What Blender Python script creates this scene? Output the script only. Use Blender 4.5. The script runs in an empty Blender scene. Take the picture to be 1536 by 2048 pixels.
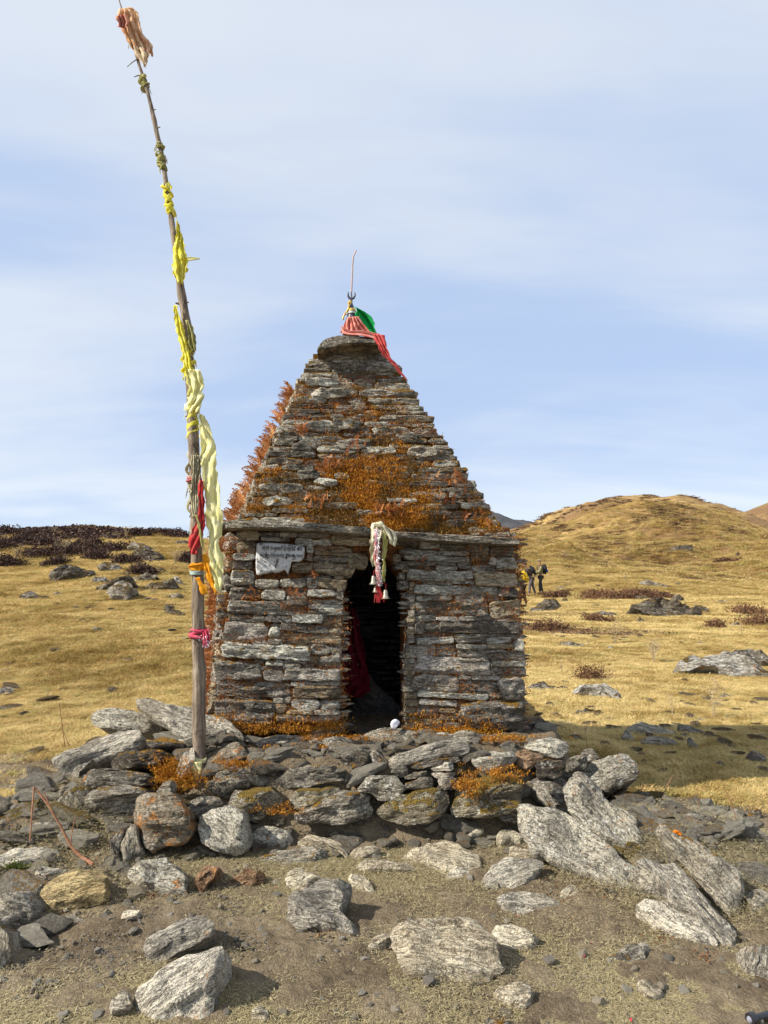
import bpy, math, random
import numpy as np
from mathutils import Vector, Matrix

R = math.radians
rnd = random.Random(7)
scene = bpy.context.scene
col = scene.collection

# ------------------------------------------------------------------ camera
F, CX, CY = 1479.0, 768.0, 1024.0
PITCH = R(4.5)
CAM = np.array([0.0, 0.0, 1.5])
cd = bpy.data.cameras.new('camera'); cam = bpy.data.objects.new('camera', cd); col.objects.link(cam)
cam.location = CAM; cam.rotation_euler = (R(90) + PITCH, 0, 0)
cd.sensor_fit = 'VERTICAL'; cd.sensor_height = 36; cd.lens = 36 * F / 2048
cd.clip_start = 0.05; cd.clip_end = 6000
scene.camera = cam
scene.render.resolution_x, scene.render.resolution_y = 768, 1024

# ------------------------------------------------------------------ light
SUN_AZ, SUN_EL = R(20), R(38)      # from the left, a little behind the camera
S = Vector((-math.cos(SUN_AZ) * math.cos(SUN_EL), -math.sin(SUN_AZ) * math.cos(SUN_EL), math.sin(SUN_EL)))
sd = bpy.data.lights.new('sun', 'SUN'); sun = bpy.data.objects.new('sun', sd); col.objects.link(sun)
sd.energy = 4.8; sd.angle = R(0.55); sd.color = (1.0, 0.93, 0.82)
sun.rotation_euler = (-S).to_track_quat('-Z', 'Y').to_euler(); sun.location = (-20, -10, 30)
vs = scene.view_settings
vs.view_transform = 'Standard'; vs.look = 'None'; vs.gamma = 1; vs.use_curve_mapping = False
vs.exposure = 0.80
scene.cycles.max_bounces = 6; scene.cycles.diffuse_bounces = 3; scene.cycles.glossy_bounces = 2

world = bpy.data.worlds.new('World'); scene.world = world; world.use_nodes = True


class NT:
    """small helper for writing node trees"""
    def __init__(s, tree): s.t = tree; s.t.nodes.clear()
    def n(s, typ, ins=None, **kw):
        nd = s.t.nodes.new(typ)
        for k, v in kw.items(): setattr(nd, k, v)
        for k, v in (ins or {}).items(): s.put(nd.inputs[k], v)
        return nd
    def put(s, sock, v):
        if isinstance(v, bpy.types.NodeSocket): s.t.links.new(v, sock)
        else:
            if isinstance(v, (tuple, list)) and len(v) == 3 and sock.type == 'RGBA': v = (*v, 1)
            sock.default_value = v
    def m(s, op, a, b=0.0, c=None, clamp=False):
        nd = s.t.nodes.new('ShaderNodeMath'); nd.operation = op; nd.use_clamp = clamp
        s.put(nd.inputs[0], a); s.put(nd.inputs[1], b)
        if c is not None: s.put(nd.inputs[2], c)
        return nd.outputs[0]
    def vm(s, op, a, b=None):
        nd = s.t.nodes.new('ShaderNodeVectorMath'); nd.operation = op
        s.put(nd.inputs[0], a)
        if b is not None: s.put(nd.inputs[3 if op == 'SCALE' else 1], b)
        return nd.outputs[0]
    def noise(s, vec, scale, detail=3.0, rough=0.55, dist=0.0):
        return s.n('ShaderNodeTexNoise', {'Vector': vec, 'Scale': scale, 'Detail': detail, 'Roughness': rough, 'Distortion': dist}).outputs['Fac']
    def step(s, v, lo, hi):
        nd = s.n('ShaderNodeMapRange', {'Value': v, 'From Min': lo, 'From Max': hi}, interpolation_type='SMOOTHSTEP')
        return nd.outputs['Result']
    def mix(s, f, a, b, mode='MIX'):
        nd = s.t.nodes.new('ShaderNodeMix'); nd.data_type = 'RGBA'; nd.blend_type = mode
        s.put(nd.inputs[0], f); s.put(nd.inputs[6], a); s.put(nd.inputs[7], b)
        return nd.outputs[2]
    def ramp(s, f, stops):
        nd = s.t.nodes.new('ShaderNodeValToRGB'); s.put(nd.inputs[0], f)
        e = nd.color_ramp.elements
        while len(e) < len(stops): e.new(0.5)
        for i, (p, c) in enumerate(stops): e[i].position = p; e[i].color = (*c, 1)
        return nd.outputs[0]


w = NT(world.node_tree)
sky = w.n('ShaderNodeTexSky', sky_type='NISHITA', sun_disc=False, sun_elevation=SUN_EL,
          sun_rotation=math.atan2(S.x, S.y), altitude=3500, air_density=1.0, dust_density=0.6, ozone_density=1.2)
d = w.n('ShaderNodeTexCoord').outputs['Generated']
sx = w.n('ShaderNodeSeparateXYZ', {0: d})
zz = w.m('ADD', w.m('MAXIMUM', sx.outputs[2], 0.0), 0.22)
uvw = w.n('ShaderNodeCombineXYZ', {0: w.m('DIVIDE', sx.outputs[0], zz), 1: w.m('DIVIDE', sx.outputs[1], zz), 2: 0.0}).outputs[0]
mp = w.n('ShaderNodeMapping', {'Vector': uvw, 'Rotation': (0, 0, R(34)), 'Scale': (0.45, 0.85, 1), 'Location': (3.1, 1.7, 0)}).outputs[0]
n1 = w.noise(mp, 1.1, 6.0, 0.5, 0.5)
mp2 = w.n('ShaderNodeMapping', {'Vector': uvw, 'Rotation': (0, 0, R(12)), 'Scale': (0.8, 3.2, 1)}).outputs[0]
n2 = w.noise(mp2, 1.3, 4.0, 0.5, 0.3)
nn = w.m('ADD', w.m('MULTIPLY', n1, 0.78), w.m('MULTIPLY', n2, 0.22))
cl = w.step(nn, 0.33, 0.62)
n2 = w.m('ADD', n2, 0.0)
thin = w.mix(cl, (0.42, 0.535, 0.745), (0.66, 0.71, 0.785))
skylit = w.vm('SCALE', sky.outputs[0], 0.10)
final = w.mix(0.82, skylit, thin)
bg = w.n('ShaderNodeBackground', {'Color': final, 'Strength': 0.76})
w.t.links.new(bg.outputs[0], w.n('ShaderNodeOutputWorld').inputs[0])


# ------------------------------------------------------------------ maths helpers
def ray(px, py):
    a, b = (px - CX) / F, -(py - CY) / F
    return np.array([a, math.cos(PITCH) - b * math.sin(PITCH), math.sin(PITCH) + b * math.cos(PITCH)])

def P(px, py, Y):
    v = ray(px, py); return CAM + v * (Y / v[1])

def on_plane(px, py, p0, N):
    v = ray(px, py); return CAM + v * (np.dot(p0 - CAM, N) / np.dot(v, N))

def hash3(ix, iy, iz, seed):
    h = (ix.astype(np.int64) * 374761393 + iy.astype(np.int64) * 668265263 + iz.astype(np.int64) * 2147483647 + seed * 974634777) & 0xffffffff
    h = ((h ^ (h >> 13)) * 1274126177) & 0xffffffff
    return ((h ^ (h >> 16)) & 0xffff) / 65535.0

def vn(p, seed=0):
    p = np.asarray(p, float); i = np.floor(p).astype(np.int64); f = p - i; f = f * f * (3 - 2 * f)
    out = 0
    for dx in (0, 1):
        for dy in (0, 1):
            for dz in (0, 1):
                wt = (f[:, 0] if dx else 1 - f[:, 0]) * (f[:, 1] if dy else 1 - f[:, 1]) * (f[:, 2] if dz else 1 - f[:, 2])
                out = out + wt * hash3(i[:, 0] + dx, i[:, 1] + dy, i[:, 2] + dz, seed)
    return out * 2 - 1

def fbm(p, seed=0, o=3, g=0.5):
    p = np.asarray(p, float); s = 0; a = 1
    for k in range(o): s = s + a * vn(p * 2 ** k, seed + k * 17); a *= g
    return s

def ss(a, b, x):
    t = np.clip((x - a) / (b - a), 0, 1); return t * t * (3 - 2 * t)

# ------------------------------------------------------------------ terrain height
HX = [(980, 1070), (1040, 1056), (1100, 1035), (1150, 1020), (1200, 1008), (1300, 1001), (1350, 1005), (1400, 1016), (1440, 1024), (1470, 1034), (1536, 1052), (1700, 1075)]
HT = np.array([(a - CX) / F for a, b in HX]); HA = np.array([(1140.4 - b) / F for a, b in HX])
BX = [(1380, 1090), (1440, 1052), (1466, 1035), (1500, 1022), (1536, 1008), (1650, 950), (1900, 930)]
BT = np.array([(a - CX) / F for a, b in BX]); BA = np.array([(1140.4 - b) / F for a, b in BX])

def H(x, y):
    x = np.atleast_1d(np.asarray(x, float)); y = np.atleast_1d(np.asarray(y, float))
    ys = np.maximum(y, 0.5); t = np.clip(x / ys, -2, 2)
    Z0 = np.zeros_like(x)
    P2 = lambda s: np.stack([x * s, y * s, Z0], 1)
    dd = ys - 6.5
    ramp = 0.13 * (np.sqrt(dd * dd + 1.5) + dd) / 2
    cap = 3.08 - 0.05 * (ys - 30)
    k = 0.35; hmin = np.clip(0.5 + 0.5 * (cap - ramp) / k, 0, 1)
    zl = cap * (1 - hmin) + ramp * hmin - k * hmin * (1 - hmin)
    zl = np.maximum(zl, -4)
    wl = 1 - ss(-0.30, 0.10, t)
    z = zl * wl
    # rolling plain on the other side
    z = z + (1 - wl) * (0.16 * fbm(P2(0.13), 5, 2) * ss(6, 14, ys) + 0.5 * fbm(P2(0.05), 6, 2) * ss(22, 45, ys))
    z = z + wl * 0.22 * fbm(P2(0.16), 8, 3) * ss(8, 20, ys)
    z = z + 0.030 * fbm(P2(1.1), 9, 3) + 0.010 * fbm(P2(5), 10, 2)
    z = z + 0.07 * ss(2.9, 4.0, ys) * (1 - ss(1.6, 2.6, np.abs(x))) * (1 - ss(7, 10, ys))
    z = z - 0.24 * ss(1.5, 2.9, x) * (1 - ss(8, 13, ys)) * ss(2.6, 3.8, ys)
    # earth mound that carries the shrine
    rr = ((np.abs(x + 0.12) / 1.38) ** 4 + (np.abs(y - 5.75) / 1.62) ** 4) ** 0.25
    z = z + 0.40 * (1 - ss(0.90, 1.07, rr))
    z = z + 0.22 * np.exp(-((x + 1.75) / 0.55) ** 2 - ((y - 4.35) / 0.45) ** 2) * (1 - 0.4 * (rr < 1))
    z = z + 0.14 * np.exp(-((x - 1.65) / 0.5) ** 2 - ((y - 4.1) / 0.5) ** 2)
    # hills
    a = np.interp(t, HT, HA, left=0.045); zp = 1.5 + 210 * a
    s = np.clip((ys - 34) / 176, 0, 1)
    fold = 1 + 0 * s
    hill = zp * (0.55 * s + 0.45 * ss(0, 1, s)) * (1 - 0.7 * ss(215, 420, ys))
    hill = hill + (2.2 * fbm(P2(1 / 26.), 21, 4, .55) + 3.6 * (.38 - np.abs(fbm(np.stack([x / 30., y / 55., Z0], 1), 25, 3))) + 0.3 * fbm(P2(1 / 5.), 22, 2)) * ss(0.0, 0.25, s) * (1 - ss(0.70, 0.95, s) * 0.93) * (ys < 600)
    z = z + hill * ss(-0.1, 0.05, t)
    b = np.interp(t, BT, BA, left=0.0); zb = (1.5 + 420 * b) * (b > 0) * ss(250, 420, ys) * (1 - ss(425, 700, ys))
    z = np.maximum(z, zb)
    return z

def hz(x, y): return float(H(x, y)[0])

YS = np.exp(np.linspace(math.log(1.0), math.log(300), 900))
def G(px, py):
    """ground point seen at a picture position"""
    v = ray(px, py); pts = CAM + np.outer(YS / v[1], v)
    g = pts[:, 2] - H(pts[:, 0], pts[:, 1])
    idx = np.where(g < 0)[0]
    if len(idx) == 0: return P(px, py, 28.0)
    i = idx[0]
    if i == 0: return pts[0]
    f = g[i - 1] / (g[i - 1] - g[i]); return pts[i - 1] * (1 - f) + pts[i] * f

def soil(x, y):
    """1 = trodden earth, 0 = grass"""
    x = np.asarray(x, float); y = np.asarray(y, float); z = np.zeros_like(x)
    n = fbm(np.stack([x * .9, y * .9, z], 1), 31, 3)
    r = np.hypot((x + 0.25) / 1.2, (y - 3.9)) + n * 0.45
    m = 1 - ss(1.9, 2.7, r)
    m = np.maximum(m, 1 - ss(2.9, 3.6, y + n * 0.35 + 0.15 * np.maximum(x - 1.2, 0)))
    path = np.abs(y - 5.6 - 0.15 * x) < 0.9
    m = np.maximum(m, 0.85 * (x < -1.2) * (1 - ss(0.35, 0.9, np.abs(y - 5.35) + n * .35)))
    return np.clip(m, 0, 1)


# ------------------------------------------------------------------ materials
def new_mat(name):
    m = bpy.data.materials.new(name); m.use_nodes = True
    return m, NT(m.node_tree)

def finish(t, color, rough=0.9, bump=None, strength=0.5, dist=0.01, spec=0.25, **extra):
    b = t.n('ShaderNodeBsdfPrincipled', {'Base Color': color, 'Roughness': rough, 'Specular IOR Level': spec})
    for k, v in extra.items(): t.put(b.inputs[k], v)
    if bump is not None:
        t.put(b.inputs['Normal'], t.n('ShaderNodeBump', {'Height': bump, 'Strength': strength, 'Distance': dist}).outputs[0])
    t.t.links.new(b.outputs[0], t.n('ShaderNodeOutputMaterial').inputs[0])
    return b

def rock_mat(name, dark, light, lichen=0.5, orange=0.15, moss=0.0, streak=1.0, speck=0.5, mosscol=((0.20, 0.095, 0.012), (0.34, 0.19, 0.03)), scale=1.0):
    m, t = new_mat(name)
    oc = t.n('ShaderNodeTexCoord').outputs['Object']
    rn = t.n('ShaderNodeObjectInfo').outputs['Random']
    off = t.vm('ADD', oc, t.n('ShaderNodeCombineXYZ', {0: t.m('MULTIPLY', rn, 37.0), 1: t.m('MULTIPLY', rn, 91.0), 2: t.m('MULTIPLY', rn, 53.0)}).outputs[0])
    wob = t.n('ShaderNodeTexNoise', {'Vector': off, 'Scale': 7.0 * scale, 'Detail': 2.0})
    warped = t.vm('ADD', off, t.vm('SCALE', t.vm('SUBTRACT', wob.outputs['Color'], (0.5, 0.5, 0.5)), 0.035 / scale))
    lay = t.n('ShaderNodeMapping', {'Vector': warped, 'Scale': (10.0 * scale, 18.0 * scale, 66.0 * scale)}).outputs[0]
    n_lay = t.noise(lay, 1.0, 5.0, 0.62)
    lay2 = t.n('ShaderNodeMapping', {'Vector': warped, 'Scale': (34.0 * scale, 50.0 * scale, 210.0 * scale)}).outputs[0]
    n_lay2 = t.noise(lay2, 1.0, 3.0, 0.6)
    n_big = t.noise(off, 5.5 * scale, 4.0, 0.6)
    n_fine = t.noise(off, 85 * scale, 3.0, 0.7)
    lay3 = t.n('ShaderNodeMapping', {'Vector': warped, 'Scale': (11.0 * scale, 14.0 * scale, 52.0 * scale), 'Location': (4.2, 1.1, 8.8)}).outputs[0]
    crack = t.step(t.m('ABSOLUTE', t.m('SUBTRACT', t.noise(lay3, 1.0, 4.0, 0.6), 0.5)), 0.022, 0.003)
    pit = t.step(t.noise(off, 150 * scale, 2.0, 0.6), 0.58, 0.66)
    st = t.m('ADD', t.m('MULTIPLY', n_lay, 0.62 * streak), t.m('MULTIPLY', n_lay2, 0.34 * streak))
    st = t.m('ADD', st, t.m('ADD', t.m('MULTIPLY', n_big, 0.45), t.m('MULTIPLY', n_fine, 0.55 - 0.2 * streak)))
    st = t.m('ADD', st, t.m('MULTIPLY', t.m('SUBTRACT', rn, 0.5), 0.22))
    mid = 0.5 * (0.96 * streak + 0.45 + 0.55 - 0.2 * streak)
    dark = tuple(v * 1.18 for v in dark); light = tuple(min(.72, v * 1.16) for v in light)
    c = t.ramp(t.m('ADD', t.m('MULTIPLY', t.m('SUBTRACT', st, mid), 1.6), 0.53), [(0.12, tuple(v * 0.42 for v in dark)), (0.40, dark), (0.60, tuple((a + b) / 2 for a, b in zip(dark, light))), (0.88, light)])
    c = t.mix(t.m('MULTIPLY', crack, 0.5), c, tuple(v * 0.22 for v in dark))
    c = t.mix(t.m('MULTIPLY', pit, 0.5), c, tuple(v * 0.4 for v in dark))
    # weathering: warm and cool drift
    c = t.mix(t.m('MULTIPLY', t.step(t.noise(off, 3.1 * scale, 2.0), 0.45, 0.7), 0.35), c, (0.21, 0.165, 0.10))
    # pale crustose lichen in blotches of small spots
    vor = t.n('ShaderNodeTexVoronoi', {'Vector': warped, 'Scale': 46.0 * scale, 'Randomness': 1.0}).outputs['Distance']
    zone = t.noise(off, 9.0 * scale, 3.0, 0.6)
    sp = t.m('MULTIPLY', t.step(vor, 0.42, 0.28), t.step(zone, 0.60 - 0.16 * lichen, 0.68 - 0.16 * lichen))
    sp = t.m('MAXIMUM', sp, t.m('MULTIPLY', t.step(n_fine, 0.56, 0.66), t.step(zone, 0.72 - 0.2 * lichen, 0.80 - 0.2 * lichen)))
    c = t.mix(t.m('MULTIPLY', sp, 0.9 * min(1, lichen + 0.2)), c, (0.47, 0.46, 0.40))
    # dark lichen specks
    n_dk = t.noise(off, 34 * scale, 4.0, 0.7)
    c = t.mix(t.m('MULTIPLY', t.step(n_dk, 0.57, 0.66), 0.85 * speck), c, (0.018, 0.016, 0.014))
    if orange > 0:
        n_o = t.noise(t.vm('ADD', off, (9.3, 2.2, 5.1)), 13 * scale, 5.0, 0.7)
        c = t.mix(t.m('MULTIPLY', t.step(n_o, 0.66 - 0.16 * orange, 0.73 - 0.16 * orange), 0.8), c, (0.36, 0.15, 0.035))
    hgt = t.m('ADD', t.m('MULTIPLY', n_lay, 1.0 * streak), t.m('ADD', t.m('MULTIPLY', n_lay2, 0.35 * streak), t.m('ADD', t.m('MULTIPLY', n_fine, 0.40), t.m('SUBTRACT', t.m('MULTIPLY', n_dk, 0.45), t.m('ADD', t.m('MULTIPLY', crack, 0.5), t.m('MULTIPLY', pit, 0.2))))))
    if moss > 0:
        nz = t.n('ShaderNodeSeparateXYZ', {0: t.n('ShaderNodeNewGeometry').outputs['Normal']}).outputs[2]
        nm = t.noise(off, 10 * scale, 4.0, 0.7)
        mk = t.step(t.m('ADD', t.m('MULTIPLY', nz, 0.30), nm), 0.86 - 0.36 * moss, 0.94 - 0.36 * moss)
        mc = t.mix(t.noise(off, 60, 3.0, 0.7), mosscol[0], mosscol[1])
        c = t.mix(mk, c, mc)
        hgt = t.m('ADD', hgt, t.m('MULTIPLY', mk, t.m('ADD', 0.4, t.noise(off, 160, 2.0))))
    finish(t, c, 0.92, hgt, 1.0, 0.024 / scale, 0.2)
    return m

GREY = rock_mat('schist_grey', (0.125, 0.112, 0.090), (0.46, 0.415, 0.325), 0.55, 0.15, 0.25)
PALE = rock_mat('schist_pale', (0.22, 0.20, 0.165), (0.56, 0.51, 0.405), 0.4, 0.1, 0.0, speck=0.35)
TAN = rock_mat('schist_trodden_tan', (0.30, 0.25, 0.175), (0.64, 0.57, 0.43), 0.2, 0.0, 0.0, speck=0.25)
OCHRE = rock_mat('schist_golden', (0.24, 0.17, 0.08), (0.54, 0.43, 0.22), 0.1, 0.1, 0.0, streak=1.2, speck=0.3)
DARK = rock_mat('schist_dark', (0.062, 0.053, 0.043), (0.25, 0.22, 0.18), 0.5, 0.1, 0.3, speck=0.6)
LICH = rock_mat('schist_lichened', (0.14, 0.125, 0.10), (0.47, 0.435, 0.345), 0.80, 0.25, 0.0, streak=0.6, speck=0.8)
ORNG = rock_mat('schist_orange_lichen', (0.17, 0.14, 0.10), (0.40, 0.36, 0.28), 0.6, 0.8, 0.0, streak=0.4, speck=0.6)
RUST = rock_mat('rusty_brown_stone', (0.15, 0.085, 0.045), (0.40, 0.26, 0.16), 0.25, 0.3, 0.0, streak=0.6)
MOSSY = rock_mat('schist_mossy', (0.10, 0.085, 0.055), (0.36, 0.325, 0.24), 0.6, 0.1, 0.62, mosscol=((0.12, 0.08, 0.018), (0.27, 0.18, 0.04)))
MOSSR = rock_mat('moss_cushion', (0.10, 0.07, 0.03), (0.25, 0.18, 0.08), 0.2, 0.1, 1.6)
ROOFM = rock_mat('roof_schist', (0.185, 0.165, 0.132), (0.66, 0.61, 0.51), 0.65, 0.15, 0.66)
WALLM = rock_mat('wall_schist', (0.185, 0.165, 0.132), (0.68, 0.63, 0.53), 0.55, 0.12, 0.30)
WALLD = rock_mat('wall_schist_dark', (0.13, 0.116, 0.096), (0.52, 0.48, 0.41), 0.5, 0.12, 0.30, streak=0.7)
WALLT = rock_mat('wall_schist_tan', (0.18, 0.14, 0.09), (0.52, 0.44, 0.30), 0.3, 0.2, 0.2)
FARR = rock_mat('far_schist', (0.085, 0.072, 0.056), (0.42, 0.385, 0.32), 0.4, 0.15, 0.45, scale=0.45, mosscol=((0.10, 0.06, 0.02), (0.24, 0.15, 0.045)))
FARP = rock_mat('far_schist_pale', (0.20, 0.185, 0.16), (0.60, 0.58, 0.52), 0.7, 0.1, 0.25, scale=0.45, mosscol=((0.10, 0.06, 0.02), (0.24, 0.15, 0.045)))
MATS = dict(G=GREY, P=PALE, T=TAN, O=OCHRE, D=DARK, L=LICH, N=ORNG, R=RUST, M=MOSSY, C=MOSSR, F=FARR, W=FARP)

def ground_mat():
    m, t = new_mat('ground')
    pos = t.n('ShaderNodeNewGeometry').outputs['Position']
    so = t.n('ShaderNodeAttribute', attribute_name='soil').outputs['Fac']
    fa = t.n('ShaderNodeAttribute', attribute_name='far').outputs['Fac']
    g1 = t.noise(pos, 0.55, 5.0, 0.6); g2 = t.noise(pos, 7.0, 4.0, 0.65); g3 = t.noise(pos, 48.0, 4.0, 0.7)
    st = t.n('ShaderNodeMapping', {'Vector': pos, 'Scale': (9.0, 26.0, 26.0), 'Rotation': (0, 0, 0.25)}).outputs[0]
    g4 = t.noise(st, 1.0, 5.0, 0.7, 0.6)
    gs = t.m('ADD', t.m('MULTIPLY', g2, 0.3), t.m('ADD', t.m('MULTIPLY', g3, 0.25), t.m('MULTIPLY', g4, 0.45)))
    gc = t.ramp(gs, [(0.30, (0.12, 0.07, 0.02)), (0.44, (0.38, 0.245, 0.08)), (0.56, (0.58, 0.41, 0.155)), (0.70, (0.70, 0.53, 0.24))])
    gc = t.mix(t.m('MULTIPLY', t.step(g1, 0.45, 0.62), 0.45), gc, (0.40, 0.31, 0.12))
    hz_ = t.noise(t.n('ShaderNodeMapping', {'Vector': pos, 'Scale': (0.10, 0.16, 0.7)}).outputs[0], 1.0, 6.0, 0.7)
    gc = t.mix(t.m('MULTIPLY', fa, t.m('ADD', 0.26, t.m('MULTIPLY', t.step(hz_, 0.44, 0.58), 0.6)), clamp=True), gc, (0.225, 0.150, 0.065))
    gc = t.mix(t.m('MULTIPLY', t.step(t.noise(pos, 2.3, 4.0, 0.65), 0.50, 0.66), 0.35), gc, (0.27, 0.19, 0.07))
    # brown bilberry patches on the slopes
    sh = t.m('MULTIPLY', t.step(t.m('ADD', t.m('MULTIPLY', t.noise(pos, 0.045, 5.0, 0.62), 0.75), t.m('MULTIPLY', t.noise(pos, 0.5, 4.0, 0.7), 0.25)), 0.455, 0.52), fa)
    brown = t.mix(t.noise(pos, 1.2, 5.0, 0.75), (0.085, 0.045, 0.025), (0.27, 0.16, 0.07))
    gc = t.mix(t.m('MULTIPLY', sh, 0.85, clamp=True), gc, brown)
    hs = t.m('MULTIPLY', t.step(t.noise(t.n('ShaderNodeMapping', {'Vector': pos, 'Scale': (0.35, 0.5, 1.6)}).outputs[0], 1.0, 6.0, 0.75), 0.44, 0.62), fa)
    gc = t.mix(t.m('MULTIPLY', hs, 0.6, clamp=True), gc, (0.20, 0.12, 0.05))
    dots = t.m('MULTIPLY', t.step(t.noise(pos, 1.1, 5.0, 0.75), 0.50, 0.60), fa)
    gc = t.mix(t.m('MULTIPLY', dots, 0.7, clamp=True), gc, (0.10, 0.06, 0.035))
    e1 = t.noise(pos, 3.0, 5.0, 0.6); e2 = t.noise(pos, 22.0, 5.0, 0.75); e3 = t.noise(pos, 130.0, 3.0, 0.7)
    es = t.m('ADD', t.m('MULTIPLY', e1, 0.4), t.m('ADD', t.m('MULTIPLY', e2, 0.35), t.m('MULTIPLY', e3, 0.25)))
    ec = t.ramp(es, [(0.34, (0.065, 0.047, 0.028)), (0.46, (0.16, 0.122, 0.078)), (0.56, (0.25, 0.198, 0.13)), (0.68, (0.42, 0.35, 0.24))])
    # fine straw litter trodden into the earth
    lit = t.step(t.noise(t.n('ShaderNodeMapping', {'Vector': pos, 'Scale': (60, 190, 60), 'Rotation': (0, 0, 0.6)}).outputs[0], 1.0, 3.0, 0.6, 1.2), 0.60, 0.66)
    ec = t.mix(t.m('MULTIPLY', t.m('MULTIPLY', lit, t.step(e1, 0.42, 0.6)), 0.75), ec, (0.46, 0.37, 0.17))
    k = t.step(t.m('ADD', so, t.m('MULTIPLY', t.m('SUBTRACT', t.noise(pos, 6.0, 5.0, 0.7), 0.5), 0.9)), 0.35, 0.65)
    c = t.mix(k, gc, ec)
    h = t.m('ADD', t.m('MULTIPLY', e2, 1.0), t.m('ADD', t.m('MULTIPLY', e3, 0.35), t.m('MULTIPLY', g4, 0.7)))
    finish(t, c, 0.95, h, 1.0, 0.04, 0.15)
    return m

def plain_mat(name, c1, c2=None, rough=0.85, scale=30.0, bump=0.3, spec=0.2, **kw):
    m, t = new_mat(name)
    oc = t.n('ShaderNodeTexCoord').outputs['Object']
    n = t.noise(oc, scale, 4.0, 0.65)
    finish(t, t.mix(t.step(n, 0.3, 0.7), c1, c2 or tuple(v * 0.7 for v in c1)), rough, n, bump, 0.01, spec, **kw)
    return m

def cloth_mat(name, c1, c2=None, trans=0.35, weave=900.0, sheen=0.0):
    m, t = new_mat(name)
    oc = t.n('ShaderNodeTexCoord').outputs['Object']
    n = t.noise(oc, 14.0, 4.0, 0.65); f = t.noise(oc, 220.0, 2.0, 0.6)
    c = t.mix(t.step(n, 0.32, 0.68), c1, c2 or tuple(v * 0.8 for v in c1))
    b = t.n('ShaderNodeBsdfPrincipled', {'Base Color': c, 'Roughness': 0.8, 'Specular IOR Level': 0.15})
    t.put(b.inputs['Normal'], t.n('ShaderNodeBump', {'Height': t.m('ADD', n, t.m('MULTIPLY', f, 0.3)), 'Strength': 0.3, 'Distance': 0.006}).outputs[0])
    tr = t.n('ShaderNodeBsdfTranslucent', {'Color': c})
    mx = t.n('ShaderNodeMixShader', {0: trans}); t.t.links.new(b.outputs[0], mx.inputs[1]); t.t.links.new(tr.outputs[0], mx.inputs[2])
    t.t.links.new(mx.outputs[0], t.n('ShaderNodeOutputMaterial').inputs[0])
    return m

def leaf_mat(name, stops, trans=0.2, patch=False):
    """per-blade colour variation"""
    m, t = new_mat(name)
    ri = t.n('ShaderNodeNewGeometry').outputs['Random Per Island']
    ro = t.n('ShaderNodeObjectInfo').outputs['Random']
    c = t.ramp(t.m('ADD', t.m('MULTIPLY', ri, 0.75), t.m('MULTIPLY', ro, 0.25)), stops)
    if patch:
        pos = t.n('ShaderNodeNewGeometry').outputs['Position']
        pn = t.m('ADD', t.m('MULTIPLY', t.noise(pos, 0.7, 4.0, 0.6), 0.6), t.m('MULTIPLY', t.noise(pos, 3.2, 3.0, 0.6), 0.4))
        c = t.mix(t.step(pn, 0.46, 0.60), c, t.mix(1.0, c, (0.66, 0.60, 0.46), 'MULTIPLY'))
    b = t.n('ShaderNodeBsdfPrincipled', {'Base Color': c, 'Roughness': 0.75, 'Specular IOR Level': 0.2})
    tr = t.n('ShaderNodeBsdfTranslucent', {'Color': c})
    mx = t.n('ShaderNodeMixShader', {0: trans}); t.t.links.new(b.outputs[0], mx.inputs[1]); t.t.links.new(tr.outputs[0], mx.inputs[2])
    t.t.links.new(mx.outputs[0], t.n('ShaderNodeOutputMaterial').inputs[0])
    return m

STRAW = leaf_mat('dry_grass', [(0.0, (0.33, 0.215, 0.075)), (0.3, (0.56, 0.40, 0.155)), (0.7, (0.70, 0.54, 0.24)), (1.0, (0.80, 0.67, 0.37))], 0.2, True)
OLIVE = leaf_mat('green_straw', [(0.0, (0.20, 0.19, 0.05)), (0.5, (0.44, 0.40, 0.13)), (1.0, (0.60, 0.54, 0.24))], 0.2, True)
MOSSB = leaf_mat('golden_moss', [(0.0, (0.17, 0.06, 0.010)), (0.4, (0.40, 0.16, 0.018)), (0.8, (0.58, 0.27, 0.030)), (1.0, (0.62, 0.38, 0.07))])
RUSTB = leaf_mat('rusty_fuzz', [(0.0, (0.13, 0.04, 0.014)), (0.5, (0.36, 0.125, 0.03)), (1.0, (0.55, 0.27, 0.07))])
FERN = leaf_mat('dry_fern', [(0.0, (0.15, 0.045, 0.018)), (0.4, (0.36, 0.115, 0.04)), (0.75, (0.50, 0.22, 0.08)), (1.0, (0.58, 0.36, 0.14))], 0.25)
HEATH = leaf_mat('dark_heather', [(0.0, (0.022, 0.013, 0.012)), (0.5, (0.060, 0.034, 0.028)), (0.9, (0.12, 0.07, 0.045)), (1.0, (0.18, 0.12, 0.05))], 0.05)
STALK = leaf_mat('dry_stalks', [(0.0, (0.24, 0.17, 0.09)), (0.6, (0.44, 0.35, 0.21)), (1.0, (0.58, 0.49, 0.34))], 0.15)
BROWN_ = leaf_mat('brown_scrub', [(0.0, (0.10, 0.055, 0.03)), (0.5, (0.21, 0.12, 0.06)), (1.0, (0.36, 0.23, 0.11))], .1)
TWIG = plain_mat('red_brown_twig', (0.20, 0.085, 0.045), (0.33, 0.18, 0.10), 0.7, 60)
LITTER = leaf_mat('rusty_leaf_litter', [(0.0, (0.06, 0.025, 0.014)), (0.6, (0.17, 0.075, 0.035)), (1.0, (0.30, 0.18, 0.08))], 0.1)


# ------------------------------------------------------------------ object helpers
def props(o, label=None, cat=None, group=None, kind=None):
    for k, v in (('label', label), ('category', cat), ('group', group), ('kind', kind)):
        if v: o[k] = v
    return o

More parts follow.
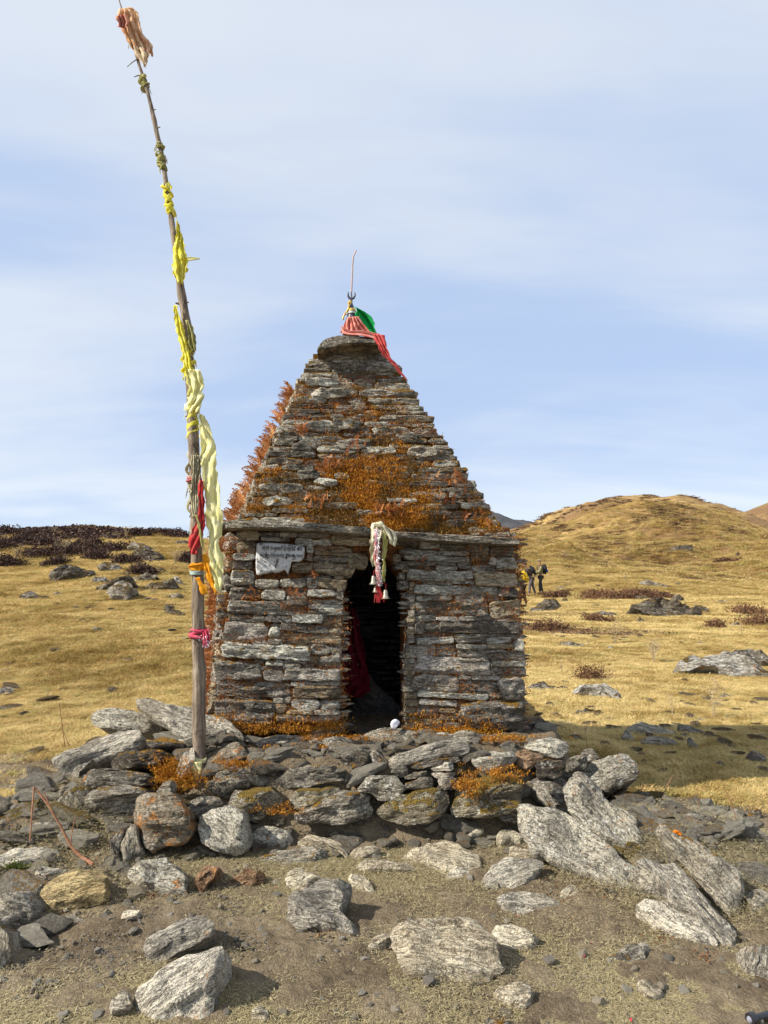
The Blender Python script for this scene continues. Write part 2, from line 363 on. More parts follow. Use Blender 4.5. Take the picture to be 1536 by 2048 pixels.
def link(o, parent=None):
    col.objects.link(o)
    if parent is not None:
        o.parent = parent
        m = Matrix.Identity(4); p = parent
        chain = []
        while p is not None: chain.append(p); p = p.parent
        for q in reversed(chain): m = m @ q.matrix_parent_inverse @ q.matrix_basis
        o.matrix_parent_inverse = m.inverted()
    return o

def empty(name, loc, label, cat, group=None):
    o = bpy.data.objects.new(name, None); o.location = tuple(loc); o.empty_display_size = 0.2
    link(o); return props(o, label, cat, group)

def mesh_obj(name, v, f, mat, parent=None, smooth=None, origin=None):
    me = bpy.data.meshes.new(name)
    v = np.asarray(v, float)
    if origin is not None: v = v - np.asarray(origin)
    if isinstance(f, np.ndarray):
        n, k = f.shape
        me.vertices.add(len(v)); me.vertices.foreach_set('co', v.astype(np.float32).ravel())
        me.loops.add(n * k); me.loops.foreach_set('vertex_index', f.astype(np.int32).ravel())
        me.polygons.add(n); me.polygons.foreach_set('loop_start', np.arange(0, n * k, k, dtype=np.int32))
        me.update(calc_edges=True); me.validate()
    else:
        me.from_pydata([tuple(q) for q in v], [], f)
    if smooth is not None:
        me.polygons.foreach_set('use_smooth', np.ones(len(me.polygons), bool))
        if smooth < 3: me.set_sharp_from_angle(angle=smooth)
    if mat: me.materials.append(mat)
    o = bpy.data.objects.new(name, me)
    if origin is not None: o.location = tuple(origin)
    link(o, parent)
    return o

def resample(poly, M):
    p = np.vstack([poly, poly[:1]]); L = np.r_[0, np.cumsum(np.hypot(*np.diff(p, axis=0).T))]
    s = np.linspace(0, L[-1], M, endpoint=False)
    return np.stack([np.interp(s, L, p[:, 0]), np.interp(s, L, p[:, 1])], 1)

def chaikin(p, r):
    q = np.roll(p, -1, 0); out = np.empty((2 * len(p), 2)); out[0::2] = p * (1 - r) + q * r; out[1::2] = p * r + q * (1 - r)
    return out

def rock(name, poly, origin, U, V, N, thick, mat, seed, parent=None, rough=1.0, M=None, grain=None, soft=0.16, detail=1, strata=1.0, facets=0):
    """a stone: an outline in the plane (U, V) at origin facing N, made thick and broken in layers along its long axis"""
    poly = np.asarray(poly, float)
    U, V, N = (np.asarray(a, float) for a in (U, V, N))
    area = np.sum(poly[:, 0] * np.roll(poly[:, 1], -1) - np.roll(poly[:, 0], -1) * poly[:, 1])
    if area < 0: poly = poly[::-1]
    c = (poly.min(0) + poly.max(0)) * 0.5 * 0.4 + resample(poly, 40).mean(0) * 0.6
    poly = poly - c; origin = np.asarray(origin) + U * c[0] + V * c[1]
    if grain is None:
        q = resample(poly, 60); cv = np.cov(q.T); ev, evec = np.linalg.eigh(cv)
        g = evec[:, 1]; g = g if g[0] > 0 else -g
        grain = math.atan2(g[1], g[0]) if ev[1] > ev[0] * 1.25 else 0.0
    cg, sg = math.cos(grain), math.sin(grain)
    Lx = U * cg + V * sg; Lz = -U * sg + V * cg; Ly = -N
    poly = poly @ np.array([[cg, -sg], [sg, cg]])
    hw, hh = np.abs(poly[:, 0]).max(), np.abs(poly[:, 1]).max(); hm = min(hw, hh)
    per = np.sum(np.hypot(*(np.roll(poly, -1, 0) - poly).T))
    if M is None: M = int(np.clip(per / (0.022 if detail < 2 else 0.016), 16, 52 if detail < 2 else 84))
    b = resample(chaikin(poly, soft), M)
    rs = seed * 3.17
    k3 = np.stack([b[:, 0] / hm * 1.6 + rs, b[:, 1] / hm * 1.6, np.full(M, rs)], 1)
    b = b + b / (np.linalg.norm(b, axis=1)[:, None] + 1e-6) * (0.10 * hm * rough * fbm(k3, seed % 97, 3))[:, None]
    # layered ends
    lay = np.stack([np.zeros(M), b[:, 1] * 55 + rs, np.full(M, rs)], 1)
    b[:, 0] += np.sign(b[:, 0]) * (np.abs(b[:, 0]) / hw) ** 4 * min(0.009, hm * .12) * strata * vn(lay, 5)
    t = thick; bev = min(0.30 * hm, 0.035 * max(1, hm / .3), 0.4 * t) * (0.6 + 0.8 * random.Random(seed).random())
    rings = []
    inner = [0.25, 0.5, 0.75] if detail == 1 else ([0.12, 0.24, 0.36, 0.48, 0.60, 0.72, 0.84, 0.93] if detail == 2 else [0.5])
    for s in inner: rings.append((s, 0.0, 1))
    rings += [(1 - bev / hm * 0.95, 0.0, 0), (1 - bev / hm * 0.35, bev * 0.25, 0), (1.0, bev, 0)]
    side = 3 if detail < 2 else 5
    for k in range(1, side): rings.append((1.0 - 0.02 * k, bev + (t - bev) * k / side, 0))
    rings += [(0.86, t, 0)]
    vs_, fs = [np.array([[0, 0, 0.0]])], []
    for s, dep, kind in rings:
        if kind: sc = np.array([s * (1 - bev / hm), s * (1 - bev / hm)])
        else:
            ins = (1 - s) * hm; sc = np.array([1 - ins / hw, 1 - ins / hh]) if s < 1.0 or dep < t else np.array([s, s])
        vs_.append(np.column_stack([b[:, 0] * sc[0], np.full(M, dep), b[:, 1] * sc[1]]))
    vs_.append(np.array([[0, t, 0.0]]))
    v = np.vstack(vs_); nr = len(rings)
    sx_ = 1.0 / max(hm, 0.02)
    # broken facets across the front edges
    fr_ = random.Random(seed * 7 + 3)
    for q_ in range(facets):
        ph = fr_.uniform(0, 6.283); tl_ = R(fr_.uniform(22, 62)); nv_ = np.array([math.cos(ph) * math.sin(tl_), -math.cos(tl_), math.sin(ph) * math.sin(tl_)])
        pr_ = v @ nv_; e_ = pr_.max(); lim = e_ - (e_ - np.percentile(pr_, 12)) * fr_.uniform(.05, .15)
        v[:, 1] += np.minimum(np.maximum(pr_ - lim, 0) / math.cos(tl_), t * .4) * (v[:, 1] < t * .9)
    amp = min(0.13 * hm, 0.028 * max(1, hm / .22)) * rough
    kx = np.column_stack([v[:, 0] * sx_ * 0.8, v[:, 1] * sx_ * 0.9, v[:, 2] * sx_ * 1.2]) + rs
    disp = np.stack([fbm(kx, 3 + seed % 13, 3), fbm(kx + 31, 7, 3), fbm(kx + 57, 9, 3)], 1)
    v = v + disp * amp * np.array([1.0, 1.3, 0.9])
    lays = np.column_stack([v[:, 0] * 5 + rs, v[:, 1] * 5, v[:, 2] * (26 + seed % 17) / max(1, hm / .2)])
    fr = np.clip(1 - v[:, 1] / (bev + 1e-4) * 0.5, 0, 1)
    v[:, 1] += np.round(vn(lays, 11) * 2.2) / 2.2 * 0.013 * max(1, hm / .2) * strata * fr * min(1, hm / 0.05)
    tilt = random.Random(seed + 1)
    v[:, 1] += fr * (v[:, 0] * tilt.uniform(-.06, .06) + v[:, 2] * tilt.uniform(-.12, .12))
    a = np.arange(M); an = (a + 1) % M
    quads = []
    for r in range(nr - 1):
        o1, o2 = 1 + r * M, 1 + (r + 1) * M
        quads.append(np.column_stack([o1 + a, o2 + a, o2 + an, o1 + an]))
    quads = np.vstack(quads)
    faces = quads.tolist() + np.column_stack([np.zeros(M, int), 1 + a, 1 + an]).tolist()
    last = 1 + (nr - 1) * M; e = 1 + nr * M
    faces += np.column_stack([np.full(M, e), last + an, last + a]).tolist()
    me = bpy.data.meshes.new(name); me.from_pydata(v.tolist(), [], faces)
    me.polygons.foreach_set('use_smooth', np.ones(len(me.polygons), bool)); me.set_sharp_from_angle(angle=R(34))
    me.materials.append(mat)
    o = bpy.data.objects.new(name, me)
    mat4 = Matrix(((Lx[0], Ly[0], Lz[0], origin[0]), (Lx[1], Ly[1], Lz[1], origin[1]), (Lx[2], Ly[2], Lz[2], origin[2]), (0, 0, 0, 1)))
    o.matrix_basis = mat4
    link(o, parent)
    return o

def plane_axes(N):
    N = np.asarray(N, float); N = N / np.linalg.norm(N)
    U = np.cross((0, 0, 1), N); U = U / np.linalg.norm(U)
    return U, np.cross(N, U), N

SEED = [100]
def rock_px(name, pts, p0, N, thick, mat, parent=None, **kw):
    U, V, N = plane_axes(N)
    q = np.array([on_plane(x, y, p0, N) for x, y in pts]) - p0
    SEED[0] += 1
    return rock(name, np.stack([q @ U, q @ V], 1), p0, U, V, N, thick, mat, SEED[0], parent, **kw)

def box_poly(x0, y0, x1, y1, rg, round_=0.22, tilt=0.0):
    w_, h_ = (x1 - x0) / 2, (y1 - y0) / 2; c = min(w_, h_) * 2
    pts = []
    for sx_, sy_ in ((-1, -1), (1, -1), (1, 1), (-1, 1)):
        a = c * round_ * rg.uniform(0.4, 1.9); b = c * round_ * rg.uniform(0.4, 1.4)
        a = min(a, w_ * .8); b = min(b, h_ * .8)
        p1, p2 = (sx_ * w_, sy_ * (h_ - b)), (sx_ * (w_ - a), sy_ * h_)
        pts += [p1, p2] if sx_ * sy_ > 0 else [p2, p1]
    ct, st = math.cos(R(tilt)), math.sin(R(tilt))
    cx, cy = (x0 + x1) / 2, (y0 + y1) / 2
    return [(cx + a * ct - b * st + rg.uniform(-.03, .03) * c, cy + a * st + b * ct + rg.uniform(-.05, .05) * c) for a, b in pts]

def tube_mesh(pts, radii, n=10, seed=0, rough=0.0, closed=True):
    pts = np.asarray(pts, float); m = len(pts)
    tan = np.gradient(pts, axis=0); tan /= np.linalg.norm(tan, axis=1)[:, None] + 1e-9
    ref = np.array([0.13, 1.0, 0.07]); v = []
    for i in range(m):
        a = np.cross(tan[i], ref); a /= np.linalg.norm(a) + 1e-9; b = np.cross(tan[i], a)
        th = np.linspace(0, 2 * np.pi, n, endpoint=False)
        v.append(pts[i] + radii[i] * (np.cos(th)[:, None] * a + np.sin(th)[:, None] * b))
    v = np.vstack(v)
    if rough:
        k = v * (1.2 / max(np.mean(radii), .002)) ; c = np.repeat(pts, n, 0)
        v = c + (v - c) * (1 + rough * fbm(k * 0.5, seed, 2))[:, None]
    f = []
    for i in range(m - 1):
        for j in range(n):
            f.append((i * n + j, i * n + (j + 1) % n, (i + 1) * n + (j + 1) % n, (i + 1) * n + j))
    if closed:
        f.append(tuple(range(n))[::-1]); f.append(tuple((m - 1) * n + j for j in range(n)))
    return v, f

class Bag:
    def __init__(s): s.v, s.f, s.n = [], [], 0
    def add(s, v, f):
        s.f += [tuple(i + s.n for i in q) for q in f]; s.v.append(np.asarray(v, float)); s.n += len(v)
    def tube(s, pts, r, n=5, **k):
        r = r if hasattr(r, '__len__') else [r] * len(pts); s.add(*tube_mesh(pts, r, n, **k))
    def obj(s, name, mat, parent=None, smooth=R(50), origin=None): return mesh_obj(name, np.vstack(s.v), s.f, mat, parent, smooth, origin)


import bmesh
def pebble(seed, flat=.55, sub=2):
    bm = bmesh.new(); bmesh.ops.create_icosphere(bm, subdivisions=sub, radius=1.0)
    r = np.random.RandomState(seed); co = np.array([q.co[:] for q in bm.verts])
    for _ in range(7):
        nn_ = r.normal(0, 1, 3); nn_ /= np.linalg.norm(nn_); dd = r.uniform(.45, .8); h = co @ nn_ - dd; h[h < 0] = 0; co -= h[:, None] * nn_
    co += .06 * np.stack([vn(co * 2 + seed, k) for k in (1, 2, 3)], 1); co *= np.array([1.0, r.uniform(.6, .9), flat * r.uniform(.6, 1.2)])
    f = [tuple(q.index for q in fc.verts) for fc in bm.faces]; bm.free(); return co, f
def pebble_(seed):
    """angular stone broken in layers"""
    v, f = pebble(seed, .55, 4)
    v = v + .10 * np.stack([fbm(v * np.array([1.5, 1.5, 5]) + seed, k, 3) for k in (1, 2, 3)], 1) * np.array([1, 1, .5])
    return v, f

# ================================================================== SETTING
# ---- one ground sheet, fine near the camera and running past the hills
ang = np.r_[np.linspace(-180, -48, 30, endpoint=False), np.linspace(-48, 48, 430), np.linspace(48, 180, 30)[1:-1]]
ang = np.radians(ang); rad = np.r_[0.0, np.exp(np.linspace(math.log(0.8), math.log(2600), 760))]
A_, R_ = np.meshgrid(ang, rad[1:])
gx, gy = (R_ * np.sin(A_)).ravel(), (R_ * np.cos(A_)).ravel()
gz = H(gx, gy)
near = np.hypot(gx, gy) < 14
gz[near] += 0.014 * fbm(np.stack([gx[near] * 9, gy[near] * 9, 0 * gx[near]], 1), 41, 4, .6)
nA, nR = len(ang), len(rad) - 1
vv = np.vstack([np.stack([gx, gy, gz], 1), [[0, 0, hz(0, 0.01)]]])
ia, ir = np.meshgrid(np.arange(nA), np.arange(nR - 1)); ia, ir = ia.ravel(), ir.ravel(); ja = (ia + 1) % nA
fq = np.stack([ir * nA + ia, (ir + 1) * nA + ia, (ir + 1) * nA + ja, ir * nA + ja], 1)[:, ::-1]
ground = mesh_obj('ground', vv, fq, ground_mat(), smooth=4)
ground['kind'] = 'structure'
sa = ground.data.attributes.new('soil', 'FLOAT', 'POINT'); sa.data.foreach_set('value', np.r_[soil(gx, gy), 1].astype(np.float32))
fa = ground.data.attributes.new('far', 'FLOAT', 'POINT'); fa.data.foreach_set('value', np.r_[ss(32, 70, gy) + .9 * ss(230, 330, gy), 0].astype(np.float32))

# ---- dark forested mountain far behind
mx = np.linspace(700, 1250, 90); mr = 950.0
prof = np.interp(mx, [700, 900, 985, 1005, 1030, 1050, 1064, 1090, 1130, 1250], [1095, 1050, 1022, 1030, 1040, 1040, 1043, 1060, 1080, 1100]) + 1.2 * fbm(np.stack([mx / 9, 0 * mx, 0 * mx], 1), 3, 3)
mv, mfc = [], []
for j, (dy, hk) in enumerate(((-260, 0.0), (-130, 0.55), (0, 1.0), (160, 0.5), (320, 0.0))):
    for i, p in enumerate(mx):
        top = P(p, prof[i], mr); mv.append((top[0], mr + dy, -3 + (top[2] + 3) * hk + (6 * vn(np.array([[i * .35, j * 3.1, 0]]), 4)[0] if j in (1, 3) else 0)))
for j in range(4):
    for i in range(89): a = j * 90 + i; mfc.append((a, a + 1, a + 91, a + 90))
mt_mat = plain_mat('dark_forest_slope', (0.030, 0.035, 0.045), (0.075, 0.07, 0.07), 0.95, 0.08)
mo = mesh_obj('mountain', mv, mfc, mt_mat, smooth=4); mo['kind'] = 'structure'


# ================================================================== THE SHRINE
shrine = empty('stone_shrine', (0, 5.4, 0.45), 'small dry stone shrine with a pyramid roof and a dark arched doorway', 'shrine')
A0, B0 = P(428, 1464, 4.55), P(1055, 1466, 4.75)
T0 = P(745, 1064, 4.735)
NW = np.cross(B0 - A0, T0 - A0); NW /= np.linalg.norm(NW)
if NW[1] > 0: NW = -NW
UW, VW, NW = plane_axes(NW)
def wl(px, py): q = on_plane(px, py, A0, NW) - A0; return np.array([q @ UW, q @ VW])
def wp(u, v, dep=0.0): return A0 + UW * u + VW * v - NW * dep

# wall core: front wall with the arched opening, side and back walls
core_m, t = new_mat('earth_and_roots_between_stones')
pos = t.n('ShaderNodeNewGeometry').outputs['Position']
c = t.ramp(t.noise(pos, 24, 5.0, 0.7), [(0.3, (0.025, 0.015, 0.010)), (0.46, (0.10, 0.045, 0.02)), (0.58, (0.26, 0.10, 0.03)), (0.72, (0.38, 0.19, 0.05))])
lay = t.noise(t.n('ShaderNodeMapping', {'Vector': pos, 'Scale': (8, 8, 60)}).outputs[0], 1.0, 4.0, 0.6)
finish(t, c, 0.95, t.m('ADD', lay, t.noise(pos, 60, 3.0)), 1.0, 0.03, 0.1)
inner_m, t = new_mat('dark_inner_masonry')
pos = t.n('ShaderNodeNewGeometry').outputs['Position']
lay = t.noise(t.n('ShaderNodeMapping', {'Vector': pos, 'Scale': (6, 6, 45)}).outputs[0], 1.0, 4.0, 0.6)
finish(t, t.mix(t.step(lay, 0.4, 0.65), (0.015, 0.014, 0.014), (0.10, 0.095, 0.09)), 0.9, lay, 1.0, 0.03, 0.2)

REC = 0.036
op = [(683, 1458), (683, 1400), (684, 1330), (686, 1260), (688, 1195), (692, 1165), (700, 1148), (714, 1135), (727, 1126), (738, 1118), (755, 1113), (772, 1115), (786, 1124), (796, 1138), (805, 1150), (811, 1170), (814, 1200), (814, 1260), (814, 1330), (815, 1400), (816, 1458)]
outr = [(433, 1464), (433, 1420), (437, 1340), (442, 1270), (450, 1200), (455, 1150), (460, 1100), (463, 1066), (560, 1066), (660, 1066), (755, 1066), (850, 1066), (940, 1066), (1022, 1066), (1026, 1110), (1029, 1150), (1033, 1200), (1037, 1260), (1042, 1330), (1046, 1400), (1050, 1464)]
TH = 0.34
bag = Bag(); n = len(op)
fo = [wp(*wl(*p), REC) for p in op]; bo = [wp(*wl(*p), TH) for p in op]
fu = [wp(*wl(*p), REC) for p in outr]; bu = [wp(*wl(*p), TH) for p in outr]
bag.add(fo + bo + fu + bu, [(i, i + 1, 2 * n + i + 1, 2 * n + i) for i in range(n - 1)] + [(i + 1, i, n + i, n + i + 1) for i in range(n - 1)] + [(3 * n + i, 3 * n + i + 1, n + i + 1, n + i) for i in range(n - 1)])
zb, zt = 0.30, A0[2] + VW[2] * wl(745, 1058)[1] + 0.02
FL, FR = wp(*wl(431, 1462), REC), wp(*wl(1052, 1462), REC)
TL, TR = wp(*wl(462, 1062), REC), wp(*wl(1024, 1062), REC)
BL0, BR0 = np.array([-1.50, 6.35, 0]), np.array([0.80, 6.55, 0])
BL1, BR1 = np.array([-1.38, 6.25, 0]), np.array([0.74, 6.45, 0])
def zset(p, z): return np.array([p[0], p[1], z])
def wallbox(a0, a1, b1, b0, th, inward):
    """a wall whose outer face runs a0 (bottom) a1 (top) to b0, b1"""
    inn = np.array(inward) * th
    v = [zset(a0, zb), zset(b0, zb), zset(b1, zt), zset(a1, zt)]; v += [p + inn for p in v]
    bag.add(v, [(0, 1, 2, 3), (7, 6, 5, 4), (0, 4, 5, 1), (1, 5, 6, 2), (2, 6, 7, 3), (3, 7, 4, 0)])
wallbox(BL0, BL1, TL + np.array([0, .03, 0]), FL + np.array([0, .03, 0]), 0.3, (0.97, 0.24, 0))
wallbox(FR + np.array([0, .03, 0]), TR + np.array([0, .03, 0]), BR1, BR0, 0.3, (-0.99, -0.1, 0))
wallbox(BR0, BR1, BL1, BL0, 0.3, (0.05, -1, 0))
wall = bag.obj('wall', core_m, shrine, smooth=None)
# floor and dark inner lining
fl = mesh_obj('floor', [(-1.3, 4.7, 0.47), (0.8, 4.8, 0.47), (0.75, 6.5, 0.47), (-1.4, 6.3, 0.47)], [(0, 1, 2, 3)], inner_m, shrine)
# interior back wall of coursed slabs
bagi = Bag(); ri = random.Random(3)
for r_ in range(26):
    z = 0.47 + r_ * 0.05; x = -1.1 - ri.random() * .2
    while x < 0.7:
        l = ri.uniform(.1, .38); dy = ri.uniform(0, .035); h = .05 * ri.uniform(.7, .98)
        x0, x1, y0 = x, x + l - .012, 5.95 - dy
        bagi.add([(x0, y0, z), (x1, y0 + .01, z), (x1, y0, z + h), (x0, y0, z + h), (x0, 6.2, z), (x1, 6.2, z), (x1, 6.2, z + h), (x0, 6.2, z + h)],
                 [(0, 1, 2, 3), (3, 2, 6, 7), (0, 4, 5, 1), (1, 5, 6, 2), (0, 3, 7, 4)]); x += l
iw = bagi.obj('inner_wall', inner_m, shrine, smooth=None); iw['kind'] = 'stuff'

# ---- every stone of the front wall, placed where it sits in the photograph
s4 = 4.3589
LEFT = """240 128 420 228 0 W|425 150 605 190 0 D|440 192 700 228 1 W|610 152 760 190 0 D|745 200 1060 262 0 W|765 160 1050 196 0 D|1062 180 1395 258 3 T|230 235 395 330 0 T|
842 250 898 330 0 W|845 335 900 398 0 D|905 272 1240 362 6 T|1200 325 1372 462 8 T|905 366 1200 410 2 W|200 335 385 392 0 W|195 396 365 475 0 D|712 415 905 500 4 T|905 420 1258 515 6 T|
180 485 388 612 0 W|395 560 600 640 0 L|605 560 838 628 0 L|1085 512 1164 568 0 T|945 555 1196 642 6 W|845 540 940 640 0 W|165 632 448 742 0 D|452 645 655 738 0 W|662 640 846 700 0 W|664 704 846 745 0 L|
852 655 1100 712 0 W|1100 640 1166 735 0 W|560 742 850 782 3 D|852 742 1160 778 0 W|856 782 1158 822 2 W|862 826 1156 872 0 W|155 755 832 868 4 W|160 872 478 932 2 W|482 882 720 938 4 D|722 870 985 942 0 W|
985 878 1156 990 -8 T|120 940 498 1100 2 D|512 975 606 1082 0 W|612 955 1028 1022 5 D|1032 985 1160 1045 0 W|604 1036 1152 1122 2 W|372 1098 500 1130 0 D|502 1085 638 1130 0 L|642 1096 862 1136 0 W|98 1132 872 1262 3 W|
876 1128 1040 1222 6 W|1044 1135 1150 1222 0 W|842 1228 955 1292 5 T|958 1226 1146 1322 0 W|640 1268 838 1300 2 D|490 1266 636 1318 0 W|636 1302 792 1345 0 W|38 1270 448 1442 2 D|452 1325 650 1352 2 W|650 1345 1139 1450 2 D|
460 1358 648 1450 3 D|58 1448 700 1592 1 D|704 1456 1134 1490 0 W|722 1494 1140 1602 0 W|552 1598 640 1640 0 L|642 1592 712 1638 0 P|712 1608 960 1700 4 W|962 1612 1134 1698 0 W|36 1600 556 1812 3 D|568 1642 668 1722 0 W|
672 1702 900 1740 2 T|902 1700 1130 1742 0 W|580 1740 860 1808 2 W|862 1748 1128 1812 0 W"""
RIGHT = """40 205 260 262 0 D|262 232 430 290 0 D|432 205 660 312 0 D|662 262 870 320 2 W|872 280 1092 362 0 W|90 300 420 352 3 W|424 318 690 350 0 D|130 354 690 402 3 W|702 322 862 398 0 W|868 366 928 436 0 D|932 368 1096 470 -3 W|
80 408 580 442 0 D|592 414 706 470 0 W|112 446 398 478 2 W|404 448 588 476 0 D|710 440 926 492 3 D|160 482 662 568 2 W|668 474 724 560 0 W|735 498 1108 622 2 W|280 572 538 606 2 W|542 572 732 598 0 W|
215 618 942 698 2 W|948 636 1122 722 2 D|230 700 542 746 -2 W|566 702 818 764 0 L|822 708 958 744 0 D|228 752 862 882 2 W|880 742 1142 902 -6 T|222 880 400 930 -3 W|404 888 600 924 2 D|604 884 880 922 0 D|
440 914 1134 1030 1 D|302 934 440 1000 -5 W|222 938 300 1036 0 W|220 1040 540 1068 -3 D|240 1070 562 1122 -3 W|566 1042 1100 1066 0 W|570 1068 838 1112 0 D|842 1068 1060 1118 -3 W|1092 1092 1168 1186 0 W|
150 1128 402 1240 -5 D|404 1140 580 1176 0 D|408 1180 578 1218 3 W|580 1128 842 1168 2 W|844 1120 1092 1168 0 W|582 1176 1184 1270 2 D|228 1248 886 1398 3 D|892 1272 1188 1322 0 W|948 1326 1188 1412 0 W|
884 1330 944 1398 0 D|205 1390 592 1550 4 D|596 1400 706 1440 0 W|710 1404 956 1438 2 D|602 1440 972 1542 4 D|592 1520 706 1560 3 W|962 1412 1184 1612 -4 D|868 1552 1010 1590 -4 W|242 1552 862 1600 3 W|252 1612 590 1666 3 D|
592 1628 1206 1892 0 D|228 1656 430 1768 4 W|434 1694 576 1722 0 W|440 1726 582 1758 0 W|436 1762 590 1790 0 D|240 1776 440 1808 0 W|254 1814 460 1868 -2 W|462 1800 600 1862 0 D"""
JAMB = """32 340 92 425 0 T|44 430 122 470 0 D|110 448 158 500 0 T|84 500 130 560 0 W|144 520 190 580 0 T|76 570 160 652 0 D|174 590 206 650 0 T|162 655 212 705 0 T|164 710 216 765 0 P|174 770 218 820 0 T|164 826 214 880 0 P|152 885 216 935 0 T|
154 940 218 990 0 W|146 995 214 1050 0 T|156 1056 214 1118 0 P|144 1122 168 1190 0 W|140 1196 168 1242 0 T|128 1250 220 1300 0 W|132 1304 222 1352 0 T|120 1358 218 1392 0 T|144 1396 206 1450 0 W|122 1456 204 1548 0 W|
136 1554 232 1610 0 T|132 1616 240 1668 0 T|142 1672 222 1740 0 M|134 1746 232 1806 0 M|144 1812 246 1862 0 T"""
rg = random.Random(11)
WM = dict(W=WALLM, D=WALLD, T=WALLT, L=LICH, P=PALE, M=MOSSY)
def wall_stones(txt, ox, oy):
    for it in txt.replace('\n', '').split('|'):
        x0, y0, x1, y1, tl, mk = it.split(); x0, y0, x1, y1, tl = (float(a) for a in (x0, y0, x1, y1, tl))
        g = 3.0
        q = box_poly(ox + (x0 - g) / s4, oy + (y0 - g) / s4, ox + (x1 + g) / s4, oy + (y1 + g) / s4, rg, 0.17, tl)
        if mk == 'W' and rg.random() < 0.22: mk = 'T'
        p0 = A0 + NW * rg.uniform(-0.012, 0.022)
        big = (x1 - x0) * (y1 - y0) > 40000
        rock_px('wall_stone', q, p0, NW, 0.15, WM[mk], wall, detail=2 if big else 1, grain=R(-tl), rough=1.0)
wall_stones(LEFT, 420, 1030); wall_stones(RIGHT, 780, 1030); wall_stones(JAMB, 780, 1030)
# deeper stones of the jamb that faces the light
UJ = np.cross((0, 0, 1), NW)
for k in range(15):
    for dd in (0.10, 0.22):
        y0 = 1452 - k * 20 - rg.uniform(0, 4); uu, v0 = wl(812, y0); h = 0.062 * rg.uniform(.8, 1.0)
        if y0 < 1170: continue
        cpt = wp(uu + 0.022, v0 + h / 2, dd + rg.uniform(-.01, .01)); Nj = -UW
        Uj, Vj, Nj = plane_axes(Nj + np.array([0, 0, 1e-4]))
        SEED[0] += 1
        rock('jamb_stone', box_poly(-.065, -h / 2, .065, h / 2, rg), cpt, Uj, Vj, Nj, 0.08, rg.choice([WALLT, WALLM, WALLD]), SEED[0], wall, detail=0, M=16)

# small slivers packed in the joints, set back behind the faces
bags = Bag()
for k in range(1500):
    if rg.random() < 0.47: px, py = rg.uniform(436, 690), rg.uniform(1066, 1462)
    else: px, py = rg.uniform(812, 1046), rg.uniform(1066, 1462)
    if py < 1200 and px < 462: continue
    if py < 1170 and 470 < px < 612: continue
    u, v_ = wl(px, py); a, b = rg.uniform(.02, .07), rg.uniform(.005, .013); dp = rg.uniform(0.010, 0.030); tl = rg.uniform(-.1, .08)
    pr = [(-a, 0), (-a * .6, -b), (a * .5, -b * .9), (a, 0), (a * .6, b), (-a * .4, b * .9)]
    fr = [wp(u + x * math.cos(tl) - y * math.sin(tl), v_ + x * math.sin(tl) + y * math.cos(tl), dp + rg.uniform(-.003, .003)) for x, y in pr]
    bk = [q - NW * 0.05 for q in fr]
    bags.add(fr + bk, [(0, 1, 2, 3, 4, 5)] + [(i, i + 6, (i + 1) % 6 + 6, (i + 1) % 6) for i in range(6)])
sl = bags.obj('packing_slivers', WALLM, wall, smooth=None); sl['kind'] = 'stuff'

# ---- side walls in courses
def course_wall(name, a0, b0, a1, b1, z0, z1, hstep, lrange, mats, parent, depth=0.15, proud=0.03, rgx=None, bigsteps=False):
    z = z0
    while z < z1 - 0.015:
        h = hstep * rgx.uniform(0.65, 1.45); h = min(h, z1 - z)
        t0 = (z - z0) / (z1 - z0); a = a0 + (a1 - a0) * t0; b = b0 + (b1 - b0) * t0
        dr = b - a; L = np.hypot(dr[0], dr[1]); dr = np.array([dr[0] / L, dr[1] / L, 0])
        Nn = np.array([dr[1], -dr[0], 0])
        U, V, Nn = plane_axes(Nn)
        s = -rgx.uniform(0, 0.02)
        while s < L - 0.01:
            l = rgx.uniform(*lrange)
            if L - s - l < lrange[0] * 0.7: l = L - s + rgx.uniform(-0.01, 0.02)
            hh = h * rgx.uniform(0.86, 1.05)
            cc = a + dr * (s + l / 2); o = np.array([cc[0], cc[1], z + h / 2]) + Nn * (proud + rgx.uniform(-.018, .02))
            SEED[0] += 1
            q = box_poly(-l / 2 - .003, -hh / 2 - .004, l / 2 + .003, hh / 2 + .003, rgx, 0.26)
            rock(name, q, o, U, V, Nn, depth, rgx.choice(mats), SEED[0], parent, detail=1 if l > .16 else 0, M=None if l > .16 else 18, rough=1.2, grain=R(rgx.uniform(-3, 2)))
            s += l + 0.003
        z += h * 0.985
z_w = A0[2]
course_wall('wall_stone', BL0, FL, BL1, TL, 0.42, zt - .03, 0.115, (0.2, 0.5), [WALLM, WALLD, WALLT], wall, rgx=random.Random(21))
course_wall('wall_stone', FR, BR0, TR, BR1, 0.42, zt - .03, 0.15, (0.3, 0.6), [WALLM, WALLD, WALLT], wall, rgx=random.Random(22), proud=0.01)

# ---- ledge of long thin flagstones
ledge = empty('ledge', (0, 4.7, zt), None, None); ledge.parent = shrine
ledge.matrix_parent_inverse = Matrix.Translation((-shrine.location).to_tuple())
PL = A0 + NW * 0.13
